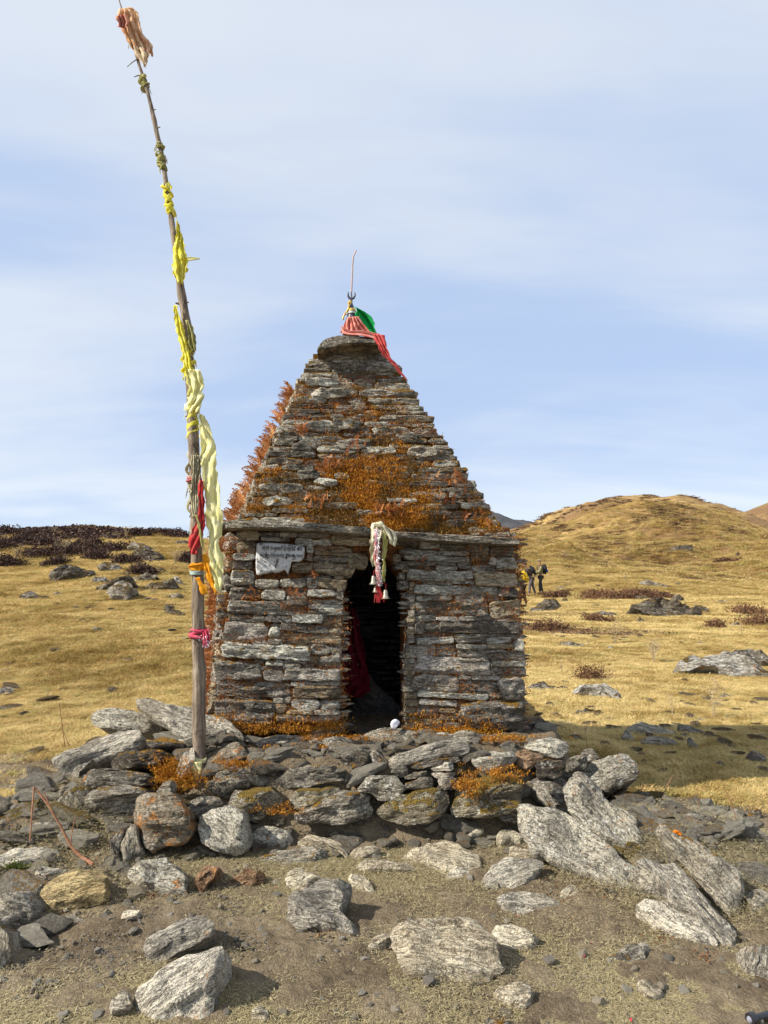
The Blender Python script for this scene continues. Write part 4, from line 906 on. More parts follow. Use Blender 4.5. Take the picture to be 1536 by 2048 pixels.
# label | zone | depth (- = where its foot meets the ground) | lean | thickness | material | outline
ST = """long pale grey slab lying aslant behind the flagpole|A|4.42|52|.10|P|765 55 850 50 980 95 1130 125 1300 200 1480 320 1440 352 1290 318 1100 325 1000 250 860 150
lichen covered boulder on the grass edge behind the pale slabs|A|4.75|25|.28|L|520 190 570 130 680 118 800 150 900 170 960 230 905 282 680 268 560 238
thick pale block tilted at the head of the rubble heap|A|4.28|38|.22|P|305 405 500 320 700 265 830 250 852 300 780 380 600 430 450 480 442 550 375 560 320 480
flat dark stone with rusty lichen below the pale block|A|4.22|30|.22|D|625 440 700 385 950 372 1040 400 960 452 780 482 640 492
|A|4.12|20|.22|G|460 540 520 490 640 488 880 520 884 602 650 605 480 602
pale greenish block with flat face at the heap's outer corner|A|4.0|12|.3|M|330 660 440 612 500 618 530 830 480 850 370 832 325 740
big split grey block beside the greenish one|A|3.97|12|.32|G|500 622 680 608 860 618 862 650 790 700 782 800 700 832 600 862 535 838
boulder with bright orange lichen propped in front of the pole|A|3.72|14|.22|N|785 690 850 660 960 645 1060 655 1110 730 1140 820 1120 900 1010 980 850 1006 800 900 785 800
humped brown boulder under the orange lichened one|A|-|35|.3|L|710 1100 800 1050 940 1008 1040 1030 1100 1130 1102 1230 1050 1272 950 1266 860 1222 760 1170
squarish grey speckled boulder just right of the pole foot|A|3.78|14|.26|L|1170 770 1230 730 1330 720 1430 780 1470 880 1450 1000 1380 1006 1200 932 1165 860
narrow striped stone wedged against the pole foot|A|3.95|30|.2|G|1110 690 1200 650 1300 648 1312 700 1240 742 1160 792 1120 760
thin flat slab under the squarish speckled boulder|A|-|45|.12|G|1100 930 1250 925 1460 1020 1440 1056 1250 1032 1110 985
upright rounded stone leaning on the orange lichened boulder|A|-|15|.22|G|700 940 720 860 780 808 800 920 842 1000 800 1052 720 1062
narrow brown upright stone beside the rounded one|A|-|12|.22|D|635 930 660 870 712 850 702 1000 692 1062 640 1062
|A|3.9|15|.22|M|510 880 560 850 642 880 642 942 520 952
|A|3.85|20|.22|M|520 952 640 932 632 1012 560 1012
golden brown slab with wavy stripes leaning near the dry leaves|A|-|42|.14|O|150 1230 230 1170 420 1070 580 1062 632 1100 632 1220 560 1290 260 1386 215 1330 210 1270
chunky pale block in front of the golden slab|A|-|20|.25|P|0 1250 130 1232 170 1300 210 1400 180 1440 60 1456 -40 1430 -60 1300
small pale stone at the foot of the golden slab|A|-|35|.10|P|290 1400 430 1343 520 1410 515 1446 340 1452
grey stone half hidden behind the chunky pale block|A|-|40|.2|L|-30 1130 130 1118 215 1170 180 1202 60 1222 -30 1225
knobbly stone between golden slab and mossy slab|A|-|40|.16|L|205 1070 260 1058 410 1080 330 1122 230 1166 200 1130
broad pale paving slab with green moss on its corner|A|-|74|.12|P|-40 990 200 945 380 930 365 980 250 1030 60 1062 -40 1060
rounded grey stone under the bent dry stalks|A|-|38|.2|L|100 880 200 790 300 768 380 832 362 900 200 942 120 942
rusty yellow stone at the picture edge beside the stalks|A|-|30|.2|N|-30 790 60 788 112 840 62 940 -30 962
small pale wedge lying above the bent stalks|A|-|50|.1|P|130 690 200 655 330 665 322 700 190 722
pale pointed stone on the heap's outer shoulder|A|4.15|20|.15|P|330 650 360 600 430 593 432 620 350 662
flat grey slab on the bare earth behind the stalks|A|-|72|.08|G|-30 580 140 558 190 600 100 620 -30 632
little upright spike of bluish stone by the orange lichened boulder|A|3.85|8|.08|G|920 645 950 580 1010 563 1036 640 980 652
angular boulder with rusty lichen just past the pole|A|4.22|30|.25|N|1230 440 1310 350 1400 320 1452 380 1442 440 1320 472 1240 466
|A|4.12|25|.28|G|1220 600 1300 500 1400 458 1522 520 1532 570 1400 602 1290 662
|A|4.02|12|.28|D|1330 722 1380 640 1536 618 1540 822 1450 802 1420 762
moss covered hump between the rubble and the pole|A|4.2|30|.25|C|880 520 930 440 1030 408 1135 460 1135 602 1000 642 890 642
|A|4.18|20|.2|L|1040 500 1060 400 1130 348 1142 450 1100 532 1050 542
|A|4.35|35|.2|D|850 330 960 288 1092 330 1092 362 900 372
small tan wedge lying on the earth below the rubble|A|-|60|.05|T|700 1382 730 1320 842 1318 802 1362
|D|4.12|35|.28|G|480 362 560 308 850 288 942 330 942 370 720 412 560 416
|D|4.3|60|.2|G|440 300 500 268 700 290 690 330 560 345 470 352
|D|4.03|14|.3|M|578 500 640 430 872 428 892 470 760 542 640 572 580 562
|D|3.98|10|.32|G|608 600 700 560 760 520 900 458 1062 468 1092 540 1082 602 980 642 820 667 640 652
|D|4.04|15|.28|L|960 440 1060 368 1220 348 1282 440 1232 492 1150 517 1090 472
|D|3.98|10|.32|M|1095 570 1280 470 1480 438 1542 480 1506 582 1402 642 1292 672 1200 642 1105 612
|D|4.0|12|.3|M|190 530 320 448 480 438 562 500 522 562 400 622 320 632 220 572
rounded stone with yellow lichen resting on the lower flat slab|D|-|32|.2|L|345 720 420 648 600 678 614 740 560 792 430 802 378 772
flat wavy slab on the ground before the retaining wall|D|-|50|.14|G|380 852 480 798 700 763 832 790 832 862 720 882 540 907 430 882
|D|4.50|45|.14|G|1008 85 1100 68 1280 78 1404 112 1402 148 1340 162 1150 167 1050 132
|D|4.42|50|.2|G|860 165 930 143 1032 143 1032 192 900 207
|D|4.45|50|.12|L|1380 110 1536 100 1600 120 1590 160 1420 165
long smooth pale slab laid across the step below the doorway|X|4.16|35|.12|P|773 1512 850 1486 920 1475 941 1486 939 1505 850 1522 782 1532
|D|4.4|48|.18|P|370 152 450 108 560 108 592 150 560 178 420 184
|D|4.35|40|.18|G|440 222 500 178 590 178 592 222 500 242
|D|4.18|20|.25|D|880 272 950 198 1050 213 1062 300 1040 352 950 312
|D|4.2|20|.2|D|1050 212 1100 188 1142 240 1182 290 1120 322 1070 302
|D|4.1|10|.18|L|1180 342 1240 288 1292 320 1292 362 1230 382
|D|4.08|10|.18|G|1250 372 1400 328 1402 356 1290 387
|D|4.06|10|.18|G|1250 422 1380 363 1452 380 1442 432 1300 452
|D|4.12|10|.18|D|1290 312 1410 268 1452 290 1360 327
|D|4.1|10|.18|P|1415 312 1500 278 1560 288 1562 330 1435 337
|D|4.08|10|.18|G|1415 347 1580 340 1570 372 1450 377
|D|4.05|10|.18|G|1455 380 1560 372 1600 400 1580 440 1490 446
|E|4.12|10|.18|D|0 240 42 200 160 190 160 210 60 220 20 245
|E|4.05|10|.18|D|50 330 80 300 160 282 162 300 90 340
humped brown stone at the foot of the retaining wall|D|-|45|.2|T|1010 742 1060 668 1160 648 1222 700 1150 742 1070 757
small pale chip beside the humped brown stone|D|-|60|.06|T|940 722 1000 713 1002 742 960 742
trodden tan slab half sunk in front of the retaining wall|D|-|70|.12|T|620 712 700 698 870 740 932 800 920 822 850 772 700 742
small trodden stone sunk behind the tan slab|D|-|65|.1|T|810 702 870 683 942 750 900 772
tan stone sunk in the path centre|D|-|72|.1|T|930 792 1100 763 1132 800 980 832
thin tan edge of stone crossing the path|D|-|66|.1|T|955 872 1100 848 1342 880 1332 907 1150 902 1040 917
broad trodden tan slab in the middle of the path|X|-|76|.12|T|790 1687 830 1670 900 1676 962 1700 976 1720 950 1737 890 1740 840 1717
cracked tan slab sunk beside the lone humped rock|D|-|66|.12|T|560 932 650 888 780 940 702 992 640 1042 570 992
flat tan stone between path and humped rock|D|-|70|.1|T|920 942 1020 923 1102 1020 1060 1037 960 982
pale humped rock with an overhanging side in the path|B|-|48|.26|P|1140 290 1150 180 1210 118 1330 108 1402 125 1412 160 1372 230 1442 310 1442 352 1400 347 1300 312 1170 332
rough grey rock, farther of two leaning together on the bare earth|B|-|38|.22|P|555 392 600 330 700 268 810 238 847 290 847 350 730 402 640 470 600 467
big rough rock, nearer of two leaning together on the bare earth|B|-|38|.26|P|512 660 540 580 640 490 760 408 850 363 887 390 887 500 852 602 842 710 540 720
small flat grey stone beside the big rough rock|B|-|60|.08|G|430 602 480 558 530 568 522 640 440 647
small upright stone near the bottom edge past the big rough rock|B|-|25|.08|T|1000 645 1030 613 1076 650 1072 704 1000 704
dark grey stone cut by the picture's edge|B|-|30|.2|G|-30 290 25 340 32 420 0 470 -40 500
small squared stone between humped rock and big flat slab|B|-|40|.1|T|1478 350 1536 328 1560 340 1550 410 1475 402
brown angular stone under the speckled boulder|B|-|30|.14|R|770 100 820 53 882 60 872 110 820 152 790 177
second brown angular stone near the flat wavy slab|B|-|35|.14|R|920 112 980 63 1062 85 1052 120 960 157 922 142
biggest pale flat slab lying in the middle of the path|C|-|60|.10|T|15 300 60 265 230 253 350 268 420 300 497 440 450 470 370 517 230 512 90 507 60 430
thinner slab tucked behind the biggest flat slab|C|-|66|.10|T|420 312 480 283 600 320 622 360 590 387 460 367
oblong grey rock lying alone in the dirt|C|-|44|.13|P|455 182 500 163 640 173 722 210 717 240 600 267 470 262
low striped grey rock in the trodden earth near the right|C|-|50|.12|G|910 412 960 378 1060 358 1082 410 1050 442 960 462 920 442
small pale crumbling rock nearest the camera on the litter|C|-|50|.09|T|1015 522 1060 508 1122 545 1122 612 1060 602 1020 552
stone sunk flush with the earth beyond the biggest flat slab|C|-|78|.06|T|440 542 520 513 590 528 602 590 560 612 480 592
dark stone tip at the bottom edge of the picture|C|-|60|.06|G|400 665 480 653 492 700 402 704
pale rounded boulder cut by the picture edge beyond the path|C|-|30|.2|P|1450 452 1480 378 1560 365 1570 535 1470 502
striped pale block with a jagged end beside the big leaning slab|C|-|48|.2|P|380 102 480 18 612 23 642 62 562 140 490 167 420 152
small rounded stone left of the striped block|C|-|50|.1|P|245 97 300 58 347 75 342 110 260 122
tan flake of rock under the big leaning slab|C|-|55|.06|T|700 192 710 158 760 128 787 160 720 192
biggest leaning slab, speckled with pale lichen, against the platform corner|E|-|52|.10|L|410 390 450 370 500 383 600 440 740 508 880 610 970 678 987 730 922 797 860 772 700 702 560 642 520 602 480 592 430 500
tall leaning slab behind the biggest one|E|-|42|.10|L|630 260 660 233 740 270 850 370 960 450 1002 560 972 622 930 632 800 562 700 482 640 380
thin pointed blade of rock between the leaning slabs and the wall|E|3.95|20|.06|G|503 330 520 310 560 350 602 430 560 412 510 370
knife edged dark slab standing aslant beyond the leaning slabs|E|-|30|.07|G|1020 485 1060 473 1200 560 1340 640 1432 720 1434 932 1390 912 1240 752 1190 702 1100 592
long pale ridge of rock sliding toward the path's far side|E|-|56|.16|P|940 640 1000 633 1150 653 1222 740 1320 860 1392 960 1372 1062 1320 1042 1250 962 1200 862 1100 802 1090 740
whitish slab lying along the lower side of the rock ridge|E|-|62|.12|P|945 822 1000 803 1150 868 1250 930 1312 1000 1300 1032 1200 1002 1060 922
rounded pale stone at the toe of the biggest leaning slab|E|-|45|.14|P|975 700 1040 688 1092 740 1062 802 1000 802 970 762
dark bulky boulder behind the tall leaning slab|E|4.35|25|.3|D|820 360 900 338 1040 368 1160 440 1202 512 1060 505 960 452
striped grey rock on the shaded grass behind the dark boulder|E|-|42|.18|G|1160 422 1260 428 1392 500 1382 542 1280 532 1190 502
broad flat topped rock with orange streaks at the platform corner|E|4.28|30|.3|L|720 262 740 200 910 160 967 210 962 280 880 322 810 337
|E|4.35|40|.2|L|440 142 480 93 560 83 642 120 642 162 560 182
bright rusty orange stone on top of the platform|E|4.2|25|.18|R|405 172 450 143 532 175 522 202 470 252 420 222
|E|4.15|25|.25|L|205 182 260 153 402 163 412 210 300 272 240 242
|E|4.15|20|.25|D|500 202 620 198 642 230 602 282 500 272
|E|4.0|10|.3|M|88 452 150 300 260 283 462 288 442 380 402 482 200 462
|E|4.0|15|.2|G|305 402 400 373 442 420 432 492 340 472
|E|4.3|35|.2|L|630 192 732 168 732 222 660 242
|E|4.4|35|.2|L|700 162 720 138 772 148 782 192 730 196
|E|4.15|12|.28|D|450 300 560 270 640 290 640 400 540 420 470 380
pale rounded rock at the picture edge below the shadowed grass|E|-|40|.18|P|1440 792 1500 778 1560 800 1570 905 1460 862
reddish flat stone in the grass near the picture edge|E|-|55|.1|R|1320 680 1400 660 1430 680 1400 710 1340 700
pale flat stone on the sunlit grass, long and wedge shaped|E|-|52|.12|P|905 32 940 18 1140 80 1142 102 1000 92 930 72
small upright pale stone beside the wedge shaped one|E|-|25|.14|P|878 112 900 58 942 80 942 127
grey stone tucked under the wedge shaped one|E|-|40|.16|G|965 112 1010 83 1132 110 1137 152 1050 147
narrow pale stone lying apart on the sunlit grass|E|-|60|.08|P|1130 37 1160 30 1277 85 1262 94 1150 62
little leaning blade of stone at the shadow's edge|E|-|20|.06|G|1180 102 1195 93 1237 160 1190 152
dark squat stone in the shade near the picture edge|E|-|25|.15|D|1443 192 1480 148 1540 180 1532 227
small bluish stone lying in the shaded grass|E|-|45|.08|G|1305 207 1325 198 1372 240 1350 247
small grey stone on the shaded grass below the squat one|E|-|35|.1|G|1438 427 1512 423 1512 467 1445 462
flat tan stone sunk at the retaining wall's corner|E|-|70|.1|T|308 522 370 493 442 510 452 562 340 562
small tan slab just above the striped pale block|E|-|66|.07|T|363 602 430 586 512 610 512 642 440 642
tan slab edge in the path before the mossy wall|E|-|74|.08|T|130 500 230 480 262 510 200 545 150 540
big dark smooth boulder beside the shrine's far corner|X|4.85|25|.3|D|1048 1438 1085 1435 1110 1453 1117 1480 1055 1482
|X|4.5|50|.2|M|958 1478 1000 1464 1060 1466 1066 1482 1000 1496 962 1494
|X|4.4|45|.2|G|860 1466 930 1462 965 1470 950 1486 880 1486
|X|4.45|50|.2|G|505 1478 560 1468 620 1470 690 1474 690 1490 600 1496 520 1494
|X|4.38|55|.2|M|560 1500 640 1490 700 1492 720 1510 640 1520 580 1518
|X|4.35|50|.2|G|640 1472 700 1466 720 1480 700 1495 650 1492
|X|4.32|50|.2|M|620 1518 700 1505 770 1512 770 1530 700 1536 640 1532"""
def parse_pts(s, z):
    ox, oy, k = ZN[z]; a = [float(q) for q in s.split()]
    return [(ox + a[i] / k, oy + a[i + 1] / k) for i in range(0, len(a), 2)]
def stones(txt, name='rock', far=False):
    for ln in txt.split('\n'):
        lb, z, dep, lean, th, mk, pp = ln.split('|')
        pts = parse_pts(pp, z); k = max(range(len(pts)), key=lambda i: pts[i][1]); foot = pts[k]
        lean = R(float(lean)); th = float(th)
        if dep == '-':
            g = G(*foot); p0 = g + np.array([0, 0, 0.038 if lean > R(58) and not far else -0.012])
            if far: th *= g[1] / 6.0; lean *= .75
        else: p0 = P(foot[0], foot[1], float(dep))
        N = np.array([0, -math.cos(lean), math.sin(lean)])
        hm = min(max(p[0] for p in pts) - min(p[0] for p in pts), max(p[1] for p in pts) - min(p[1] for p in pts))
        o = rock_px(name if lb else 'stone', pts, p0, N, th, MATS[mk], None if lb else platform, detail=2 if hm > (12 if far else 38) else 1, rough=2.1 if far else 1.15, strata=1.6 if far else 1.1, facets=2 if float(th) < .11 else 5)
        if lb: props(o, lb, 'rock')
stones(ST)

# smaller stones wedged between the big ones, on the skirt of the mound and over both heaps
rf = random.Random(77); fm = []
for k in range(14):
    v_, f_ = pebble_(300 + k)
    me = bpy.data.meshes.new('stone'); me.from_pydata([tuple(q) for q in v_], [], f_); me.polygons.foreach_set('use_smooth', np.ones(len(me.polygons), bool)); me.set_sharp_from_angle(angle=R(26))
    me.materials.append([GREY, LICH, PALE, GREY, MOSSY, LICH, PALE][k % 7]); fm.append(me)
cnt = 0
while cnt < 262:
    u = rf.random()
    if u < .50: x, y = rf.uniform(-1.4, 1.35), rf.uniform(4.0, 4.62)
    elif u < .78: x, y = rf.uniform(-2.25, -1.1), rf.uniform(3.75, 4.9)
    else: x, y = rf.uniform(1.05, 2.1), rf.uniform(3.7, 4.9)
    s_ = rf.uniform(.045, .12)
    if cnt >= 215:
        s_ = rf.uniform(.06, .13)
        if cnt % 5 < 3: x, y = rf.uniform(1.45, 2.5), rf.uniform(3.2, 4.5)
        else: x, y = rf.uniform(-2.3, -1.35), rf.uniform(3.1, 4.1)
    z = hz(x, y)
    o = bpy.data.objects.new('stone', rf.choice(fm if cnt < 215 else [q_ for q_ in fm if q_.materials[0] is not MOSSY])); o.location = (x, y, z + s_ * rf.uniform(-.15, .3)); o.rotation_euler = (rf.uniform(-.35, .5), rf.uniform(-.35, .35), rf.uniform(-.6, .6))
    o.scale = (s_ * rf.uniform(1.0, 1.7), s_ * 1.0, s_ * rf.uniform(.7, 1.1)); link(o, platform); cnt += 1

# ---- rocks on the meadow and the moor
FS = """dark layered rock, outermost of the meadow outcrop|K|-|35|.2|F|330 412 380 350 480 328 552 345 500 400 380 462 330 457
long layered rock beside the outermost outcrop rock|K|-|35|.2|F|450 402 560 363 652 375 600 412 500 442
pale topped rock at the back of the meadow outcrop|K|-|35|.25|F|630 320 760 308 832 350 800 387 700 382
small pale rock in the front of the meadow outcrop|K|-|35|.15|W|600 432 660 413 732 425 700 462 620 472
tilted striped rock in the middle of the meadow outcrop|K|-|35|.25|F|650 502 720 430 870 378 902 430 860 442 740 482 680 527
pointed dark rock, lowest of the meadow outcrop|K|-|25|.25|F|720 512 820 438 892 470 882 550 840 587 740 572
rounded rock behind the pointed lowest one|K|-|35|.25|F|900 402 1000 383 1082 420 1010 457 910 452
upper layered boulder high on the meadow|K|-|30|.3|F|850 217 900 178 980 188 1062 230 1082 257 960 252
lower layered boulder high on the meadow|K|-|30|.3|F|865 252 960 238 1100 260 1137 300 1060 317 920 312
big pale striped rock near the pole's height on the slope|K|-|35|.25|F|950 487 1090 438 1170 433 1232 490 1180 522 1090 517 1060 492
flat low rock below the big striped one|K|-|50|.12|F|1090 547 1180 528 1267 545 1180 572
lone dark hump of rock in the open meadow|K|-|30|.2|F|108 577 170 513 260 530 332 560 200 582
small rock beside the lone dark hump|K|-|40|.12|F|340 547 400 518 422 540 360 557
pale flat stone lying in the meadow near the pole|K|-|55|.1|F|1110 622 1130 598 1220 640 1297 690 1240 697 1110 652
small dark rock in the middle of the bare meadow|K|-|35|.12|F|598 782 640 760 702 785 650 800
grey slab at the picture edge in the meadow|K|-|45|.15|W|-30 1170 60 1168 107 1195 70 1222 -30 1232
little round rock near the heather below the ridge|K|-|30|.15|F|1055 372 1100 348 1132 380 1090 392
low grey rock on the meadow crest|K|-|40|.25|F|710 132 770 113 832 130 822 157 720 157
flat dark rock on the crest beside the heather|K|-|40|.25|F|1140 187 1200 168 1302 175 1302 207 1180 207
upright whitish flake near the pole|K|-|20|.08|W|1175 422 1200 408 1262 490 1232 482
tiny grey stone in the meadow|K|-|40|.1|F|955 852 1000 843 1006 864 965 864
tiny bluish stone in the meadow above the other|K|-|40|.1|F|918 822 950 810 952 830 925 832
small rock at the meadow's far edge under the heather|K|-|35|.15|F|720 596 740 588 745 602 722 604
grey boulder between hikers and the outcrop|Q|-|30|.3|F|235 655 290 600 372 588 392 620 362 672 260 674
dark rock joined to the grey boulder near the hikers|Q|-|30|.3|F|380 600 430 585 450 612 395 622
long banded rock with mossy end on the moor|Q|-|32|.25|F|770 625 900 603 1050 613 1180 670 1222 692 1060 702 920 692
stacked flat slabs on top of the shrubby outcrop|Q|-|50|.2|F|820 497 900 493 1000 525 985 540 880 524
pale rock at the foot of the shrubby outcrop|Q|-|35|.2|F|798 582 850 573 882 600 820 607
dark rock at the outcrop's far end|Q|-|30|.25|F|1008 582 1050 563 1092 600 1082 622 1030 618
rock lying beyond the banded one|Q|-|35|.2|F|1128 632 1180 633 1224 670 1200 682
broad white mottled outcrop with rusty moss in the moor|Q|-|48|.35|W|1005 987 1100 918 1250 888 1320 898 1440 960 1560 1000 1560 1032 1420 1037 1300 1002 1120 962
pale rock shelf above the white mottled outcrop|Q|-|55|.3|W|1320 902 1400 868 1560 863 1560 990 1440 962
flat pale bedrock with a stepped edge beside the shrine|Q|-|68|.15|W|450 1067 600 1068 720 1100 762 1160 720 1172 640 1112 480 1092
flat grey bedrock next to the shrine wall|Q|-|68|.15|F|190 1080 300 1058 480 1090 380 1112 230 1102
flat bedrock sheet in the grass below the stepped one|Q|-|74|.1|F|430 1222 540 1203 652 1220 602 1252 470 1247
low pale rocks behind the shrine corner|Q|-|45|.2|F|355 842 400 823 500 850 562 872 440 872
flat grey rocks under the bare bush|Q|-|50|.2|F|550 672 640 666 732 690 640 702
small upright pale stone in the moor|Q|-|20|.12|W|640 882 675 853 682 882
dark hooded rock beside the bare bush|Q|-|25|.25|F|790 737 830 698 887 740
small rocks beyond the banded rock, upper|Q|-|40|.2|F|1240 612 1290 603 1345 630 1290 630
pointed small rock in the moor near the picture edge|Q|-|25|.2|F|1340 735 1380 722 1388 752 1350 754
outcrop of dark rock low on the big hill|Q|-|40|.3|F|910 352 1000 308 1130 303 1132 325 960 362
small squat rock on the moor between shrine and bush|Q|-|30|.15|F|500 700 520 685 540 700 530 704
dark rock lying low behind the bush on the grass|Q|-|35|.15|F|525 870 560 855 590 872 560 882
small grey rock behind the hikers' path|Q|-|40|.2|F|475 495 500 485 528 498 500 510
flat pale rock on the hikers' path|Q|-|60|.15|W|390 520 420 512 448 518 425 526
flat slab in the path below the hikers|Q|-|60|.15|W|330 540 390 532 440 548 370 552
lone dark boulder on the big hill's slope|Q|-|30|.3|F|1178 372 1188 358 1202 368 1196 376
grey boulder on the hill near the picture edge|Q|-|30|.3|F|1365 360 1380 332 1398 345 1395 366"""
stones(FS, far=True)

# ================================================================== SCATTERED GROUND COVER
protos = bpy.data.collections.new('ground_cover_pieces')
def proto(name, v, f, mat, smooth=None):
    me = bpy.data.meshes.new(name); me.from_pydata([tuple(q) for q in v], [], f); me.materials.append(mat)
    if smooth: me.polygons.foreach_set('use_smooth', np.ones(len(me.polygons), bool)); me.set_sharp_from_angle(angle=smooth)
    return me
def scatter(name, pts, rots, scl, meshes, label=None, cat=None):
    """one object: geometry nodes put copies of a few small meshes on fixed points"""
    c_ = bpy.data.collections.new(name + '_pieces')
    for i, me in enumerate(meshes):
        o = bpy.data.objects.new(me.name, me); c_.objects.link(o)
    me = bpy.data.meshes.new(name); me.vertices.add(len(pts)); me.vertices.foreach_set('co', np.asarray(pts, np.float32).ravel())
    a = me.attributes.new('rot', 'FLOAT_VECTOR', 'POINT'); a.data.foreach_set('vector', np.asarray(rots, np.float32).ravel())
    a = me.attributes.new('scl', 'FLOAT_VECTOR', 'POINT'); a.data.foreach_set('vector', np.asarray(scl, np.float32).ravel())
    a = me.attributes.new('idx', 'INT', 'POINT'); a.data.foreach_set('value', np.random.RandomState(len(pts)).randint(0, len(meshes), len(pts)).astype(np.int32))
    ob = bpy.data.objects.new(name, me); col.objects.link(ob)
    ng = bpy.data.node_groups.new(name, 'GeometryNodeTree')
    ng.interface.new_socket('Geometry', in_out='INPUT', socket_type='NodeSocketGeometry'); ng.interface.new_socket('Geometry', in_out='OUTPUT', socket_type='NodeSocketGeometry')
    N_ = ng.nodes; gi, go = N_.new('NodeGroupInput'), N_.new('NodeGroupOutput')
    ci = N_.new('GeometryNodeCollectionInfo'); ci.inputs['Collection'].default_value = c_; ci.inputs['Separate Children'].default_value = True; ci.inputs['Reset Children'].default_value = True
    ip = N_.new('GeometryNodeInstanceOnPoints'); ip.inputs['Pick Instance'].default_value = True
    def attr(nm, ty): q = N_.new('GeometryNodeInputNamedAttribute'); q.data_type = ty; q.inputs['Name'].default_value = nm; return q.outputs['Attribute']
    L_ = ng.links
    L_.new(gi.outputs[0], ip.inputs['Points']); L_.new(ci.outputs[0], ip.inputs['Instance'])
    L_.new(attr('idx', 'INT'), ip.inputs['Instance Index']); L_.new(attr('rot', 'FLOAT_VECTOR'), ip.inputs['Rotation']); L_.new(attr('scl', 'FLOAT_VECTOR'), ip.inputs['Scale'])
    L_.new(ip.outputs[0], go.inputs[0])
    md = ob.modifiers.new('scatter', 'NODES'); md.node_group = ng
    ob['kind'] = 'stuff'
    if label: ob['label'] = label; ob['category'] = cat
    return ob
def tuft(n_, rad_, hgt, lng, r, wd=.0016, flat=.7):
    v, f = [], []
    for _ in range(n_):
        a = r.uniform(0, 6.283); q = r.random() ** .5 * rad_; b = np.array([math.cos(a) * q, math.sin(a) * q, -.004]); th = r.uniform(0, 6.283)
        L = r.uniform(.5, 1) * lng; dz = (1 - flat) * r.uniform(.3, 1.3); dr = np.array([math.cos(th), math.sin(th), dz]); dr /= np.linalg.norm(dr)
        sd_ = np.array([-math.sin(th), math.cos(th), 0]) * wd * r.uniform(.7, 1.4); m = b + dr * L * .5 + np.array([0, 0, hgt * r.uniform(.3, 1)]); e = b + dr * L + np.array([0, 0, hgt * r.uniform(-.2, .8)])
        k = len(v); v += [b - sd_, b + sd_, m + sd_, m - sd_, e]; f += [(k, k + 1, k + 2, k + 3), (k + 3, k + 2, k + 4)]
    return v, f
rt = random.Random(33)
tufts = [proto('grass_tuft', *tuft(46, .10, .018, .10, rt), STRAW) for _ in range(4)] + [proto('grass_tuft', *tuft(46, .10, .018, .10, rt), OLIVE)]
rngn = np.random.RandomState(12)
pts = []
def add_grass(n_, ylo, yhi, x_of, size):
    y = np.exp(rngn.uniform(math.log(ylo), math.log(yhi), n_)); x = y * rngn.uniform(x_of[0], x_of[1], n_)
    keep = rngn.rand(n_) > soil(x, y) * 1.15
    x, y = x[keep], y[keep]; return x, y
xs, ys = [], []
for a in ((56000, 4.7, 34, (-.56, -.12)), (60000, 4.0, 48, (.10, .56)), (45000, 40, 150, (.12, .56))):
    x, y = add_grass(a[0], a[1], a[2], a[3], 1); xs.append(x); ys.append(y)
x, y = np.concatenate(xs), np.concatenate(ys)
ok = ~((np.abs(x) < 1.45) & (y > 4.05) & (y < 7.2)); x, y = x[ok], y[ok]
cl_ = fbm(np.stack([x * .8, y * .8, 0 * x], 1), 77, 3)
z = H(x, y)
base = np.clip(.55 + .065 * y, .6, np.where(y > 44, 5.5, 2.6)) * (0.8 + .35 * cl_)
sc = np.stack([base, base, base * rngn.uniform(.7, 1.5, len(x))], 1)
ro = np.stack([rngn.uniform(-.08, .08, len(x)), rngn.uniform(-.08, .08, len(x)), rngn.uniform(0, 6.28, len(x))], 1)
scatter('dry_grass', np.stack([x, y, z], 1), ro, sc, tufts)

# straw and litter on the trodden earth
FLECK = leaf_mat('trodden_straw', [(0.0, (0.17, 0.135, 0.07)), (0.5, (0.31, 0.26, 0.14)), (0.85, (0.48, 0.41, 0.23)), (1.0, (0.64, 0.57, 0.36))], .1)
ltf = [proto('straw', *tuft(90, .20, .003, .024, rt, .0007, .98), FLECK) for _ in range(4)] + [proto('straw', *tuft(40, .18, .005, .045, rt, .0007, .95), FLECK)]
n_ = 16000; y = rngn.uniform(2.0, 4.6, n_); x = rngn.uniform(-.6, .6, n_) * y
cl_ = fbm(np.stack([x * 1.3, y * 1.3, 0 * x], 1), 55, 3); keep = (cl_ + rngn.uniform(-.35, .35, n_) * 1.6 > -.05) & ~((np.abs(x) < 1.3) & (y > 4.0)); x, y = x[keep], y[keep]
scatter('straw_litter', np.stack([x, y, H(x, y) + .004], 1), np.stack([0 * x, 0 * x, rngn.uniform(0, 6.28, len(x))], 1), np.repeat(rngn.uniform(.5, 1.2, (len(x), 1)), 3, 1), ltf)
# pebbles
pmats = [rock_mat('pebble_grey', (.20, .18, .15), (.50, .46, .39), .2, .0, 0, speck=.1, scale=4.0), rock_mat('pebble_tan', (.25, .21, .15), (.56, .49, .37), .1, .0, 0, speck=.1, scale=4.0)]
pebs = [proto('pebble', *pebble(k), pmats[k % 2], R(30)) for k in range(8)]
n_ = 42000; y = rngn.uniform(1.9, 4.4, n_); x = rngn.uniform(-.6, .6, n_) * y
cl_ = fbm(np.stack([x * 1.1, y * 1.1, 0 * x], 1), 66, 3); keep = cl_ + rngn.uniform(-.5, .5, n_) > -.05; x, y = x[keep], y[keep]
s_ = .0022 + .006 * rngn.rand(len(x)) ** 3 + .026 * rngn.rand(len(x)) ** 1.5 * (rngn.rand(len(x)) < .03)
scatter('gravel', np.stack([x, y, H(x, y) + s_ * .25], 1), rngn.uniform(-.5, .5, (len(x), 3)) * np.array([1, 1, 6]), s_[:, None] * np.ones(3), pebs)
